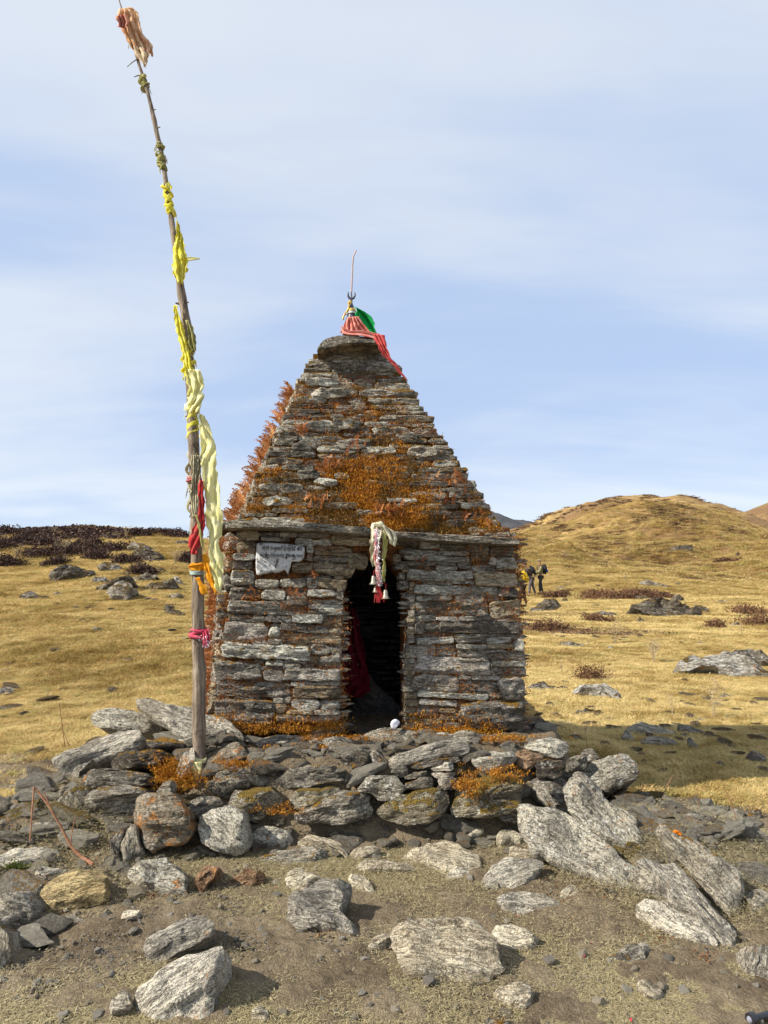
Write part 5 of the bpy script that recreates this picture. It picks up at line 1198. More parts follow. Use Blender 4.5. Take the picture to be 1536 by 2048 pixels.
# rubble chips packed into the foot of the retaining wall and the heaps
n_ = 1500; y = rngn.uniform(3.2, 4.75, n_); x = rngn.uniform(-2.5, 2.6, n_)
keep = (np.abs(y - 4.1 + .15 * np.abs(x)) < .45 + .1 * rngn.randn(n_)); x, y = x[keep], y[keep]; keep = ~((np.abs(x) < .95) & (y < 3.85)); x, y = x[keep], y[keep]
s_ = .014 + .05 * rngn.rand(len(x)) ** 2
chips = [proto('stone_chip', *pebble(40 + k, .5, 3), m_, R(28)) for k, m_ in enumerate([GREY, LICH, PALE, TAN, GREY, GREY])]
scatter('rubble', np.stack([x, y, H(x, y) + s_ * .2], 1), rngn.uniform(-.5, .5, (len(x), 3)) * np.array([1, 1, 6]), s_[:, None] * np.ones(3), chips)
# small stones dotted over grassland
n_ = 3600; y = np.exp(rngn.uniform(math.log(5.5), math.log(80), n_)); x = y * np.where(rngn.rand(n_) < .3, rngn.uniform(-.55, -.2, n_), rngn.uniform(.16, .56, n_))
s_ = (.012 + .07 * rngn.rand(n_) ** 3) * (1 + y * .04)
keep = fbm(np.stack([x / 2.5, y / 4, 0 * x], 1), 71, 3) + rngn.uniform(-.3, .3, n_) > 0.05; x, y, s_ = x[keep], y[keep], s_[keep]; n_ = len(x)
scatter('scattered_stones', np.stack([x, y, H(x, y) + s_ * .1], 1), rngn.uniform(-.3, .3, (n_, 3)) * np.array([1, 1, 9]), s_[:, None] * np.array([1.3, 1, .7]), [proto('field_stone', *pebble(60 + k, .5, 2), m_, R(28)) for k, m_ in enumerate([FARR, FARP, FARR])])
# low scrub dotted over the moor and the hill
scrub = []
for k in range(5):
    rr3 = np.random.RandomState(k); n3 = 120; c3 = rr3.normal(0, .42, (n3, 3)) * np.array([1, 1, .3]); c3[:, 2] = np.abs(c3[:, 2]); e1 = rr3.normal(0, 1, (n3, 3)) * .09; e2 = rr3.normal(0, 1, (n3, 3)) * .06
    scrub.append(proto('scrub_tuft', np.stack([c3 - e1, c3 + e2, c3 + e1, c3 - e2], 1).reshape(-1, 3), np.arange(n3 * 4).reshape(-1, 4).tolist(), BROWN_ if k < 3 else HEATH))
n_ = 26000; y = np.exp(rngn.uniform(math.log(16), math.log(205), n_)); x = y * rngn.uniform(.15, .56, n_)
cl_ = fbm(np.stack([x / 14, y / 20, 0 * x], 1), 88, 4, .6) + .5 * fbm(np.stack([x / 3, y / 3, 0 * x], 1), 89, 2); keep = cl_ > (.40 - .2 * ss(45, 75, y)); x, y = x[keep], y[keep]
s_ = (.10 + .0048 * y) * rngn.uniform(.4, 1.2, len(x))
scatter('moor_scrub', np.stack([x, y, H(x, y)], 1), np.stack([0 * x, 0 * x, rngn.uniform(0, 6.28, len(x))], 1), s_[:, None] * np.array([1.2, 1.2, .6]), scrub[:4])
n_ = 2600; y = rngn.uniform(16, 31, n_); x = y * rngn.uniform(-.56, -.18, n_)
cl_ = fbm(np.stack([x / 4, y / 4, 0 * x], 1), 98, 4, .6); keep = cl_ + .11 * (y - 22) > .42; x, y = x[keep], y[keep]
scatter('ridge_scrub', np.stack([x, y, H(x, y)], 1), np.stack([0 * x, 0 * x, rngn.uniform(0, 6.28, len(x))], 1), rngn.uniform(.2, .5, (len(x), 1)) * np.array([1.3, 1.3, .7]), scrub[3:])
# rusty leaf litter in the crannies
def litter(name, spots, seed):
    r = np.random.RandomState(seed); v, k = [], 0
    for (px, py, sp_, n_) in spots:
        for _ in range(n_):
            g = G(px + r.randn() * sp_, py + r.randn() * sp_ * .5); e = r.normal(0, 1, 3); e /= np.linalg.norm(e); e2 = np.cross(e, r.normal(0, 1, 3)); e2 /= np.linalg.norm(e2); L = r.uniform(.004, .010)
            c_ = g + np.array([0, 0, r.uniform(.003, .02)]); v += [c_ - e * L, c_ + e2 * L * .45, c_ + e * L, c_ - e2 * L * .45]
    f = np.arange(len(v)).reshape(-1, 4); o = mesh_obj(name, v, f, LITTER); o['kind'] = 'stuff'
litter('fallen_leaves', [(150, 1700, 22, 130), (120, 1670, 18, 90), (310, 1795, 16, 110), (85, 1760, 8, 40), (1110, 1795, 26, 50), (1340, 1870, 22, 80), (1410, 1920, 18, 60), (640, 1875, 14, 40), (180, 1730, 10, 60), (1200, 1790, 20, 40)], 3)

# moss on the rubble
def moss_on(name, spots, seed, mat=MOSSB):
    r = random.Random(seed); cs = []
    for (px, py, Y, sx_, sy_, n_) in spots:
        for _ in range(n_): cs.append(P(px + r.gauss(0, sx_), py + r.gauss(0, sy_), Y + r.uniform(-.02, .05)))
    return fuzz(name, cs, mat, None, n_each=14, spread=.016, L=(.006, .018), seed=seed)
moss_on('moss', [(335, 1545, 4.12, 14, 16, 120), (380, 1560, 4.1, 18, 9, 60), (480, 1528, 4.12, 22, 6, 50), (600, 1500, 4.4, 50, 6, 120), (935, 1575, 3.97, 12, 14, 70), (1000, 1548, 4.02, 26, 8, 60), (680, 1478, 4.45, 40, 5, 90), (1010, 1478, 4.45, 40, 4, 70), (560, 1620, 3.98, 20, 8, 30), (880, 1462, 4.55, 40, 5, 60)], 8)
GREENM = leaf_mat('green_moss', [(0.0, (0.04, 0.06, 0.01)), (1.0, (0.20, 0.24, 0.05))])
moss_on('moss', [(35, 1735, float(G(35, 1745)[1]), 16, 5, 60)], 9, GREENM)

# ================================================================== SHRUBS AND DRY PLANTS
def bush(name, g, w_, h_, mat, label, cat, group, seed, n_=900, leaf=.02, twigs=True):
    """low spreading shrub: leaf-sized faces on many small clumps that follow the ground"""
    r = np.random.RandomState(seed); k = 34; dp = min(w_ * .7, h_ * 3.2); hh_ = min(.55 * h_ + .22, .7)
    cx_, cy_ = g[0] + r.normal(0, .30, k) * w_, g[1] + r.normal(0, .30, k) * dp
    ht = hh_ * r.uniform(.35, 1.0, k); cr = np.maximum(w_ * r.uniform(.08, .16, k), ht * .9)
    q = r.randint(0, k, n_); dirn = r.normal(0, 1, (n_, 3)); dirn /= np.linalg.norm(dirn, axis=1)[:, None]; rad_ = r.uniform(.3, 1.0, n_) ** .5
    x_, y_ = cx_[q] + dirn[:, 0] * cr[q] * rad_, cy_[q] + dirn[:, 1] * cr[q] * rad_
    ce = np.column_stack([x_, y_, H(x_, y_) + np.abs(dirn[:, 2]) * ht[q] * rad_ + .01])
    e1 = r.normal(0, 1, (n_, 3)); e1 /= np.linalg.norm(e1, axis=1)[:, None]; e2 = np.cross(e1, r.normal(0, 1, (n_, 3))); e2 /= np.linalg.norm(e2, axis=1)[:, None]
    L = leaf * r.uniform(.6, 1.4, (n_, 1))
    v = np.stack([ce - e1 * L, ce + e2 * L * .6, ce + e1 * L, ce - e2 * L * .6], 1).reshape(-1, 3)
    o = mesh_obj(name, v, np.arange(n_ * 4).reshape(-1, 4), mat, origin=g)
    props(o, label, cat, group); return o
HB = [("dark heather bush at the picture's edge on the ridge", 30, 140, 95, 70), ("broad dark heather below the pale dried seed heads", 150, 200, 110, 60), ("dark heather under the crest rock", 300, 215, 130, 60), ("wide dark heather patch in the middle of the ridge", 420, 265, 180, 80),
      ("heather strip right above the outcrop", 560, 245, 150, 60), ("heather clump beside the upper layered boulder", 780, 250, 120, 50), ("low heather bush left of the lone hump", 40, 350, 120, 70), ("heather clump in front of the ridge strip", 260, 290, 140, 60), ("small heather clump above the outermost outcrop rock", 380, 345, 100, 30),
      ("heather on the crest nearest the pole", 1190, 150, 130, 50), ("dark heather tuft on the crest next to it", 1080, 135, 60, 30), ("heather on the meadow crest by the pale seed plant", 950, 140, 110, 40), ("dark shrub by the pole at mid slope", 1290, 330, 70, 70), ("heather between outcrop and striped rock", 660, 300, 130, 40),
      ("dark heather at the far ridge end", 10, 230, 110, 80), ("heather behind the outcrop's pale rock", 870, 330, 120, 50), ("heather clump over the pale topped rock", 600, 205, 100, 50), ("small dark clump at the crest's start", 230, 150, 120, 36), ("dark heather beside striped rock", 980, 400, 110, 30)]
for i, (lb, X, Y_, w_, h_) in enumerate(HB):
    px, py = X / 3.413, 1030 + Y_ / 3.413; g = G(px, py); sc_ = g[1] / F / 3.413
    bush('heather_bush', g, w_ * sc_ * 1.15, h_ * sc_, HEATH, lb, 'shrub', 'dark heather bushes on the ridge', 200 + i, 3200, .015 * g[1] / 12)
BROWN = leaf_mat('brown_shrub', [(0.0, (0.045, 0.022, 0.015)), (0.5, (0.12, 0.06, 0.035)), (1.0, (0.26, 0.15, 0.07))], .1)
HB = [("brown shrub mass over the outcrop, end toward the hikers", 600, 600, 150, 75), ("brown shrub mass over the outcrop's middle", 720, 605, 180, 90), ("brown shrub on the outcrop's far side", 850, 590, 140, 60), ("flat brown shrub behind the shrine corner", 330, 778, 160, 45), ("brown shrub below the hikers", 370, 592, 120, 35),
      ("brown shrubs on the bank at the picture edge, lower", 1480, 745, 130, 70), ("brown shrubs on the bank at the picture edge, upper", 1410, 690, 120, 60), ("rusty shrub beside the banded rock", 940, 600, 120, 30), ("low brown shrub between pale rocks", 600, 730, 110, 20), ("brown clump in the grass near the hooded rock", 1240, 765, 70, 16),
      ("dark brush on the hill above the outcrop rock", 1310, 400, 120, 30), ("rusty low brush beside the flat bedrock", 560, 1050, 90, 20)]
for i, (lb, X, Y_, w_, h_) in enumerate(HB):
    px, py = 980 + X / 2.763, 980 + Y_ / 2.763; g = G(px, py); sc_ = g[1] / F / 2.763
    bush('brown_shrub', g, w_ * sc_, h_ * sc_, BROWN, lb, 'shrub', 'brown shrubs on the moor', 300 + i, 2400, .014 * g[1] / 12)

def dry_plant(name, foot, h, n_, spread, label, seed, heads=True, mat=STALK, thick=.0018, lean=0.0, group='dry seed plants'):
    r = random.Random(seed); b = Bag(); g = np.asarray(foot)
    for i in range(n_):
        a = r.uniform(0, 6.28); s_ = spread * r.random(); L = h * r.uniform(.65, 1.0)
        pts_ = [g + np.array([math.cos(a) * s_ * L * t_ ** 1.3 + lean * L * t_ + r.uniform(-.01, .01) * h, math.sin(a) * s_ * L * t_ ** 1.3, L * t_ - .02]) for t_ in np.linspace(0, 1, 6)]
        b.tube(pts_, [thick * (1 - .6 * t_) for t_ in np.linspace(0, 1, 6)], 4)
        if heads:
            for k in range(r.randint(3, 6)):
                t_ = r.uniform(.45, 1); j = int(t_ * 4.99); q = pts_[j] * (1 - (t_ * 5 - j)) + pts_[min(5, j + 1)] * (t_ * 5 - j)
                d_ = np.array([r.uniform(-1, 1), r.uniform(-1, 1), r.uniform(.2, 1)]); d_ /= np.linalg.norm(d_); e = q + d_ * h * r.uniform(.05, .14)
                b.tube([q, (q + e) / 2, e], [thick * .5] * 3, 3); s2 = h * .022
                b.add([e + np.array(v_) * s2 for v_ in ((-1, 0, 0), (0, 1, .3), (1, 0, 0), (0, -1, .3), (0, 0, 1.2), (0, 0, -.8))], [(0, 1, 4), (1, 2, 4), (2, 3, 4), (3, 0, 4), (1, 0, 5), (2, 1, 5), (3, 2, 5), (0, 3, 5)])
    o = b.obj(name, mat, None, smooth=None, origin=g); return props(o, label, 'dry plant', group)
def kz(X, Y_): return G(X / 3.413, 1030 + Y_ / 3.413)
def qz(X, Y_): return G(980 + X / 2.763, 980 + Y_ / 2.763)
def hpx(g, n_): return n_ * g[1] / F
DP = [(kz(35, 125), 20, 7, .5, 'pale seed plant sticking up on the crest at the picture edge'), (kz(365, 135), 22, 7, .5, 'lone pale seed plant on the crest'), (kz(860, 150), 26, 10, .5, 'tall pale seed plant on the crest in front of the sky'), (kz(430, 270), 34, 26, .7, 'big fan of pale stalks in front of the heather'),
      (kz(115, 310), 28, 14, .5, 'dry stalk clump among heather at the picture edge'), (kz(1200, 340), 34, 24, .6, 'bushy dry stalks beside the pole'), (kz(1020, 330), 18, 4, .2, 'single dry seed head before the layered boulders'), (kz(1050, 540), 22, 22, .9, 'low tangle of dry stalks below the striped rock'),
      (qz(690, 850), 58, 9, .75, 'bare spreading bush on the moor'), (qz(905, 955), 52, 22, .35, 'dense upright dry bush with pale leaves'), (qz(1240, 1260), 88, 10, .42, 'tall thin stalks near the picture edge'), (qz(1390, 800), 30, 5, .2, 'thin stalks near the brown shrubs'),
      (qz(395, 1010), 36, 3, .1, 'thin stalk pair near the shrine wall'), (qz(530, 1360), 30, 4, .3, 'short reddish stalks in the grass by the dark boulder'), (qz(1010, 1260), 62, 3, .2, 'lone thin stalk before the bedrock'), (qz(740, 500), 14, 10, .7, 'tuft of pale stalks on the shrubby outcrop'), (qz(1060, 1030), 30, 8, .7, 'dry weeds in front of the white outcrop')]
for i, (g, hp, n_, sp_, lb) in enumerate(DP):
    dry_plant('dry_plant', g, hpx(g, hp), n_, sp_, lb, 500 + i, thick=.0009 * g[1] / 3.5)
def twig(pxs, Y, r0, label, group='bare twigs'):
    pts_ = [P(a, b_, Y + (c_ if c_ else 0)) for a, b_, c_ in pxs]; b = Bag(); b.tube(pts_, list(np.linspace(r0, r0 * .5, len(pts_))), 6)
    o = b.obj('twig', TWIG, None, origin=pts_[0]); return props(o, label, 'twig', group)
twig([(186, 1728, -.05), (160, 1712, 0), (140, 1690, 0), (120, 1650, .02), (98, 1612, .04), (72, 1578, .06), (68, 1574, .06), (66, 1600, .02), (62, 1650, .0), (60, 1682, -.03)], 3.55, .0075, 'bent brown stalk snapped over beside the rubble')
twig([(150, 1705, 0), (128, 1665, .0), (105, 1625, .02), (88, 1584, .03)], 3.56, .006, 'straight brown stalk crossing the snapped one')
twig([(140, 1690, 0), (145, 1660, .0), (151, 1630, .02)], 3.5, .004, 'short thin stalk beside the snapped one')
twig([(130, 1494, 0), (126, 1462, 0), (121, 1425, 0), (119, 1404, 0)], 5.0, .0035, 'thin upright twig in the grass before the meadow')
twig([(138, 1492, 0), (130, 1470, 0), (124, 1455, 0)], 5.02, .003, 'shorter twig at the foot of the upright one')
twig([(1528, 1770, 0), (1508, 1710, 0), (1478, 1660, 0), (1463, 1605, 0), (1450, 1580, 0)], 3.9, .003, 'long thin reddish twig rising at the picture edge')
twig([(1394, 1690, 0), (1394, 1640, 0), (1397, 1600, 0)], 4.2, .002, 'thin pale stalk in front of the shaded grass')
twig([(1325, 1592, 0), (1335, 1570, 0), (1346, 1550, 0)], 4.5, .003, 'dark twig sprouting behind the dark boulder')
twig([(1284, 1588, 0), (1282, 1575, 0), (1280, 1562, 0)], 4.5, .003, 'short dark twig behind the dark boulder')
twig([(1178, 1545, 0), (1175, 1500, 0), (1170, 1460, 0)], 5.2, .002, 'slim reddish stalk near the shrine corner')

# ================================================================== FLAGPOLE
POLE_Y = 4.3
PP_ = [(398, 1600, 13.5), (398, 1450, 13), (397, 1300, 12.5), (396, 1200, 12), (392, 1080, 11.5), (389, 960, 11), (386, 860, 10.5), (380, 740, 9.5), (373, 650, 9), (366, 600, 8.5), (357, 545, 7), (348, 470, 6.3), (338, 400, 5.6), (329, 340, 5), (318, 280, 4.8), (303, 215, 4.2), (290, 165, 3.8), (278, 130, 3.2), (264, 80, 2.6), (250, 35, 2), (240, 8, 1.3), (236, -10, .9)]
ppy = np.array([p[1] for p in PP_][::-1]); ppx = np.array([p[0] for p in PP_][::-1]); ppr = np.array([p[2] for p in PP_][::-1])
def pole_at(py): return float(np.interp(py, ppy, ppx)), float(np.interp(py, ppy, ppr))
wood, t = new_mat('weathered_wood')
oc = t.n('ShaderNodeTexCoord').outputs['Object']
g1 = t.noise(t.n('ShaderNodeMapping', {'Vector': oc, 'Scale': (60, 60, 5)}).outputs[0], 1.0, 5.0, .65); g2 = t.noise(oc, 9, 4.0, .7)
c = t.ramp(g1, [(0.3, (0.07, 0.052, 0.038)), (0.5, (0.21, 0.165, 0.12)), (0.7, (0.36, 0.30, 0.23))]); c = t.mix(t.m('MULTIPLY', t.step(g2, .56, .66), .8), c, (0.055, 0.042, 0.032))
finish(t, c, .85, t.m('ADD', g1, g2), .8, .008, .2)
pole = empty('flagpole', P(398, 1600, POLE_Y), 'crooked weathered wooden pole leaning up from the rubble beside the shrine', 'flagpole')
yy = np.linspace(1600, -8, 150); rp = random.Random(2)
pts_ = [P(pole_at(a)[0] + 1.3 * float(vn(np.array([[a / 45., 0, 0]]), 3)[0]), a, POLE_Y + .01 * float(vn(np.array([[a / 60., 5, 0]]), 3)[0])) for a in yy]
v_, f_ = tube_mesh(pts_, [pole_at(a)[1] * POLE_Y / F * (1 + .10 * float(vn(np.array([[a / 22., 9, 0]]), 3)[0])) for a in yy], 14, 3, .10)
mesh_obj('shaft', v_, f_, wood, pole, smooth=R(60), origin=pts_[0])
bt = Bag()
for px, py, dx, dy, r_ in ((383, 835, -12, -2, 1.6), (356, 612, -14, -6, 3.0), (372, 605, 9, 0, 2.2), (345, 490, -4, -8, 1.6), (316, 258, 6, -4, 1.8), (308, 222, 6, -3, 1.5), (296, 150, -14, 4, 1.4), (271, 118, -17, 16, 1.1), (398, 1265, -16, -1, 3.0), (282, 168, -6, 20, .9), (313, 290, -6, -6, 1.6)):
    x_, _ = pole_at(py); a = P(x_, py, POLE_Y); b_ = P(x_ + dx * 1.2, py + dy, POLE_Y - .02); w_ = .5 * (a + b_) + np.array([0, 0, .004]); sb = Bag(); sb.tube([a, w_, b_], [r_ * POLE_Y / F, r_ * .9 * POLE_Y / F, r_ * .6 * POLE_Y / F], 6); sb.obj('twig_stub', wood, pole)

def cloth(name, rows, Y, mat, label, cat='cloth', group=None, nu=14, nv=None, folds=3, amp=.012, seed=1, fray=0.0, thick=.0012, parent=None, dY=0.0):
    """hanging cloth: rows of (left x, left y, right x, right y) down its length"""
    rows = np.asarray(rows, float); nv = nv or max(14, int(abs(rows[-1, 1] - rows[0, 1]) / 1.8)); t_ = np.linspace(0, len(rows) - 1, nv)
    rr2 = np.stack([np.interp(t_, np.arange(len(rows)), rows[:, k]) for k in range(4)], 1); r = random.Random(seed)
    v, f = [], []
    I_, J_ = np.meshgrid(np.arange(nv), np.arange(nu + 1), indexing='ij'); I_, J_ = I_.ravel(), J_.ravel(); U_ = J_ / nu
    X_ = rr2[I_, 0] * (1 - U_) + rr2[I_, 2] * U_; Y_ = rr2[I_, 1] * (1 - U_) + rr2[I_, 3] * U_; W_ = np.hypot(rr2[I_, 2] - rr2[I_, 0], rr2[I_, 3] - rr2[I_, 1]) * POLE_Y / F
    o_ = np.ones(len(U_)); PH = vn(np.stack([Y_ * .018, seed * o_, 0 * o_], 1), 5) * 2.6
    wv = np.sin(U_ * folds * math.pi + PH + seed)
    D_ = amp * (1.6 * (1 - np.abs(wv) ** .7) - .6) * np.minimum(1, W_ / .03) + amp * .8 * fbm(np.stack([U_ * 3.2, Y_ * .045, seed * o_], 1), 6, 3)
    ed = np.abs(U_ - .5) * 2; X_ = X_ + (.5 + 2.0 * ed ** 3) * fbm(np.stack([U_ * 3, Y_ * .11, (seed + 9) * o_], 1), 6, 2)
    for i in range(nv):
        for j in range(nu + 1):
            k = i * (nu + 1) + j; y_ = Y_[k]
            if fray and i == nv - 1: y_ += r.uniform(0, fray)
            if fray and i == nv - 2: y_ += r.uniform(-fray, fray) * .3
            v.append(P(X_[k], y_, Y + D_[k] + dY * i / nv))
    for i in range(nv - 1):
        for j in range(nu): a = i * (nu + 1) + j; f.append((a, a + 1, a + nu + 2, a + nu + 1))
    o = mesh_obj(name, v, f, mat, parent, smooth=4, origin=v[0])
    md = o.modifiers.new('thickness', 'SOLIDIFY'); md.thickness = thick
    if label: props(o, label, cat, group)
    return o
def wrap(name, y0, y1, extra, mat, label, seed=1, folds=5, dx=0.0, twist=3.0, cat='cloth', parent=None, group=None):
    """cloth wound round the pole between two heights"""
    r = random.Random(seed); v, f = [], []; Hh = y1 - y0
    nrb = 4 if Hh > 25 else 3
    for q in range(nrb):
        wpx = min(Hh * .55, r.uniform(7, 15)) if Hh > 12 else Hh * .6; turns = max(1.2, Hh / r.uniform(16, 30)) * (1 if twist > 1.5 else .35); sgn = 1 if q % 3 else -1
        if twist <= 1.5: wpx *= .7
        ph0 = r.uniform(0, 6.28); n1_, nw = int(26 * turns) + 10, 6; k0 = len(v); ex = extra * r.uniform(.25, 1.0)
        for i in range(n1_ + 1):
            a = i / n1_; th = ph0 + sgn * turns * 6.2832 * a; cy0 = y0 + wpx * .4 + (Hh - wpx * .8) * a; cr_ = math.sin(th) * 0
            for j in range(nw + 1):
                b_ = j / nw - .5; py = cy0 + b_ * wpx * (.75 + .4 * math.sin(th * .7 + q)) + sgn * math.cos(th) * Hh * .05; cx_, r_ = pole_at(py)
                nz_ = float(fbm(np.array([[i * .11, j * .3, seed + q * 3.3]]), 7, 3)[0])
                rad_ = (r_ * 1.02 + ex * (.35 + .5 * (1 - (2 * b_) ** 2)) + ex * .55 * nz_) * POLE_Y / F
                c_ = P(cx_ + dx * (.5 + .5 * math.sin(th)), py, POLE_Y); v.append(c_ + np.array([math.cos(th) * rad_, math.sin(th) * rad_, 0]))
        for i in range(n1_):
            for j in range(nw): a_ = k0 + i * (nw + 1) + j; f.append((a_, a_ + 1, a_ + nw + 2, a_ + nw + 1))
    for q in range(2 + int(Hh / 22)):          # loose ends
        py = r.uniform(y0 + 2, y1); cx_, r_ = pole_at(py); k0 = len(v); sd = r.choice((-1, 1)); L = r.uniform(5, 15); wd = r.uniform(1.5, 3.5)
        for i in range(7):
            a = i / 6; x_ = cx_ + sd * (r_ + a * L * .35 + extra * .3); y_ = py + a * L + 1.5 * math.sin(a * 5 + q)
            for b_ in (-.5, 0, .5): v.append(P(x_ + b_ * wd * (1 - .6 * a) + r.uniform(-.4, .4), y_, POLE_Y - (r_ * .6) * POLE_Y / F + .004 * math.cos(b_ * 5)))
        for i in range(6):
            for j in range(2): a_ = k0 + i * 3 + j; f.append((a_, a_ + 1, a_ + 4, a_ + 3))
    o = mesh_obj(name, v, f, mat, parent, smooth=4, origin=v[0])
    if label: props(o, label, cat, group)
    return o
YEL = cloth_mat('yellow_cloth', (0.84, 0.78, 0.05), (0.90, 0.85, 0.28), .45); PYEL = cloth_mat('pale_yellow_cloth', (0.89, 0.86, 0.40), (0.92, 0.90, 0.62), .45)
DULL = cloth_mat('faded_green_yellow_cloth', (0.33, 0.32, 0.10), (0.50, 0.46, 0.22)); BEIG = cloth_mat('sun_bleached_cloth', (0.44, 0.40, 0.26), (0.56, 0.52, 0.36))
PEACH = cloth_mat('peach_gauze', (0.78, 0.47, 0.28), (0.90, 0.78, 0.60), .6); RED = cloth_mat('red_cloth', (0.52, 0.035, 0.04), (0.62, 0.10, 0.09), .35)
ORAN = cloth_mat('orange_ribbon', (0.80, 0.33, 0.01), (0.85, 0.42, 0.03)); PINK = cloth_mat('pink_tinsel_cloth', (0.60, 0.05, 0.12), (0.72, 0.18, 0.22))
TEAL = cloth_mat('pale_teal_string', (0.30, 0.42, 0.38), (0.45, 0.55, 0.50), .1); GREENC = cloth_mat('green_satin', (0.01, 0.34, 0.07), (0.02, 0.50, 0.13), .35)
CORAL = cloth_mat('coral_chiffon', (0.80, 0.27, 0.21), (0.88, 0.50, 0.42), .45); CREAM = cloth_mat('cream_scarf', (0.66, 0.62, 0.42), (0.76, 0.73, 0.58), .35); MAR = cloth_mat('maroon_cloth', (0.085, 0.003, 0.010), (0.13, 0.006, 0.016), .1)
silver = plain_mat('silver_tinsel', (0.75, 0.75, 0.78), (0.45, 0.45, 0.5), .25, 200, .4, .6, Metallic=.8)
gold = plain_mat('gold_beads', (0.75, 0.52, 0.14), (0.5, 0.3, 0.06), .35, 100, .3, .5, Metallic=.6)

cloth('rag', [(238, 18, 262, 14), (236, 40, 276, 24), (246, 62, 280, 50), (256, 84, 288, 70), (264, 98, 298, 84), (272, 104, 303, 98)], POLE_Y - .03, PEACH, 'peach gauze rag fluttering at the very top of the pole', folds=3.5, amp=.03, nu=26, seed=3, fray=6)
cloth('rag', [(266, 92, 284, 90), (272, 108, 298, 106), (280, 122, 297, 124), (286, 130, 292, 132)], POLE_Y - .045, cloth_mat('cream_gauze', (0.80, 0.66, 0.46), (0.90, 0.82, 0.66), .55), 'cream tail of gauze hanging under the top rag', folds=2, amp=.02, nu=16, seed=5, fray=5)
cloth('rag', [(234, 32, 250, 28), (233, 42, 256, 44), (238, 54, 252, 58)], POLE_Y - .075, cloth_mat('dark_pink_gauze', (0.42, 0.10, 0.08), (0.70, 0.40, 0.28), .4), 'dark pink knot of gauze tied over the top rag', folds=2.5, amp=.02, nu=14, seed=6)
cloth('rag', [(286, 72, 298, 80), (290, 88, 304, 94), (298, 104, 305, 112)], POLE_Y - .01, PEACH, 'torn strip of peach gauze hanging off the top rag', folds=1.5, amp=.012, seed=4, nu=8, fray=3)
wrap('cloth_knot', 52, 98, 6, DULL, 'faded green yellow wrapping under the top rag', 2)
wrap('cloth_knot', 148, 184, 7, DULL, 'small dried out knot high on the pole', 4, dx=-4)
wrap('cloth_knot', 284, 300, 5, DULL, 'thin faded knot above the curled one', 5)
wrap('cloth_knot', 300, 345, 6, DULL, 'curled faded knot hanging over the bright yellow cloth', 6, dx=-7)
wrap('cloth_wrap', 364, 432, 9, YEL, 'bright yellow cloth twisted tight round the pole', 7, 3, dx=-2, twist=6)
cloth('scarf', [(352, 440, 355, 441), (350, 470, 366, 470), (347, 500, 373, 505), (345, 525, 378, 520), (346, 545, 372, 548), (353, 562, 368, 566)], POLE_Y - .055, YEL, 'folded yellow scarf knotted with frayed ends below the twisted cloth', folds=2.5, amp=.018, seed=8, nu=16, fray=6)
wrap('cloth_wrap', 520, 545, 10, YEL, 'yellow band holding the frayed scarf', 9, 4, dx=4)
cloth('ribbon', [(374, 514, 376, 522), (384, 514, 385, 521), (399, 516, 399, 519)], POLE_Y - .06, PYEL, 'frayed pale ribbon end blowing sideways off the yellow band', folds=1, amp=.004, seed=9, nu=5)
cloth('scarf', [(346, 610, 352, 610), (348, 640, 362, 640), (354, 665, 368, 665), (362, 690, 376, 690), (368, 715, 380, 715), (370, 745, 384, 745)], POLE_Y - .05, YEL, 'yellow strip hanging from the knobbly branch stub', folds=2, amp=.012, seed=11)
cloth('scarf', [(372, 640, 377, 640), (374, 665, 390, 668), (376, 685, 392, 690), (384, 700, 390, 704)], POLE_Y - .05, DULL, 'ragged dull yellow strip beside the hanging one', folds=2, amp=.012, seed=12, fray=6)
wrap('cloth_wrap', 685, 760, 6, YEL, 'spiral of yellow cloth above the torn sheet', 13, 3, dx=-3, twist=5)
cloth('torn_cloth', [(372, 738, 402, 740), (375, 765, 408, 768), (376, 790, 404, 785), (378, 808, 410, 790), (376, 824, 396, 822)], POLE_Y - .06, PYEL, 'torn pale yellow sheet bound to the pole', folds=2, amp=.02, seed=14, nu=16, fray=5)
wrap('cloth_wrap', 806, 828, 7, PYEL, 'pale yellow band with the long scarf tied on', 15, 4, dx=2)
cloth('long_scarf', [(398, 826, 412, 834), (399, 850, 418, 856), (401, 880, 434, 900), (402, 915, 430, 912), (404, 950, 434, 948), (407, 985, 439, 985), (411, 1020, 444, 1025), (415, 1060, 446, 1072), (417, 1090, 436, 1080), (419, 1120, 448, 1112), (424, 1150, 446, 1145), (432, 1182, 444, 1184)], POLE_Y - .05, PYEL, 'long pale yellow scarf hanging down beside the pole', folds=1.6, amp=.012, seed=16, nu=22, nv=80)
wrap('cloth_wrap', 826, 882, 2.5, YEL, 'thin yellow cord spiralling down the pole', 17, 2, twist=5)
wrap('cloth_wrap', 908, 1032, 6, BEIG, 'faded beige green bundle of cloth strips round the pole', 18, 7, twist=1.0)
cloth('cloth_strips', [(381, 910, 403, 911), (380, 925, 405, 925), (384, 945, 402, 945), (383, 962, 401, 962), (380, 985, 405, 984), (382, 1010, 404, 1010), (386, 1034, 399, 1030)], POLE_Y - .05, BEIG, 'sun bleached strips hanging in folds over the faded bundle', folds=5, amp=.016, seed=61, nu=26, fray=7)
wrap('band', 952, 968, 9, cloth_mat('pink_band', (0.62, 0.16, 0.16), (0.70, 0.26, 0.24)), 'pink band round the faded bundle', 19, 3)
cloth('red_cloth', [(398, 960, 408, 962), (398, 1000, 409, 1002), (394, 1040, 412, 1042), (384, 1062, 408, 1064), (379, 1085, 402, 1088), (379, 1104, 392, 1108)], POLE_Y - .062, RED, 'red cloth hanging below the faded bundle', folds=2, amp=.012, seed=20, fray=5)
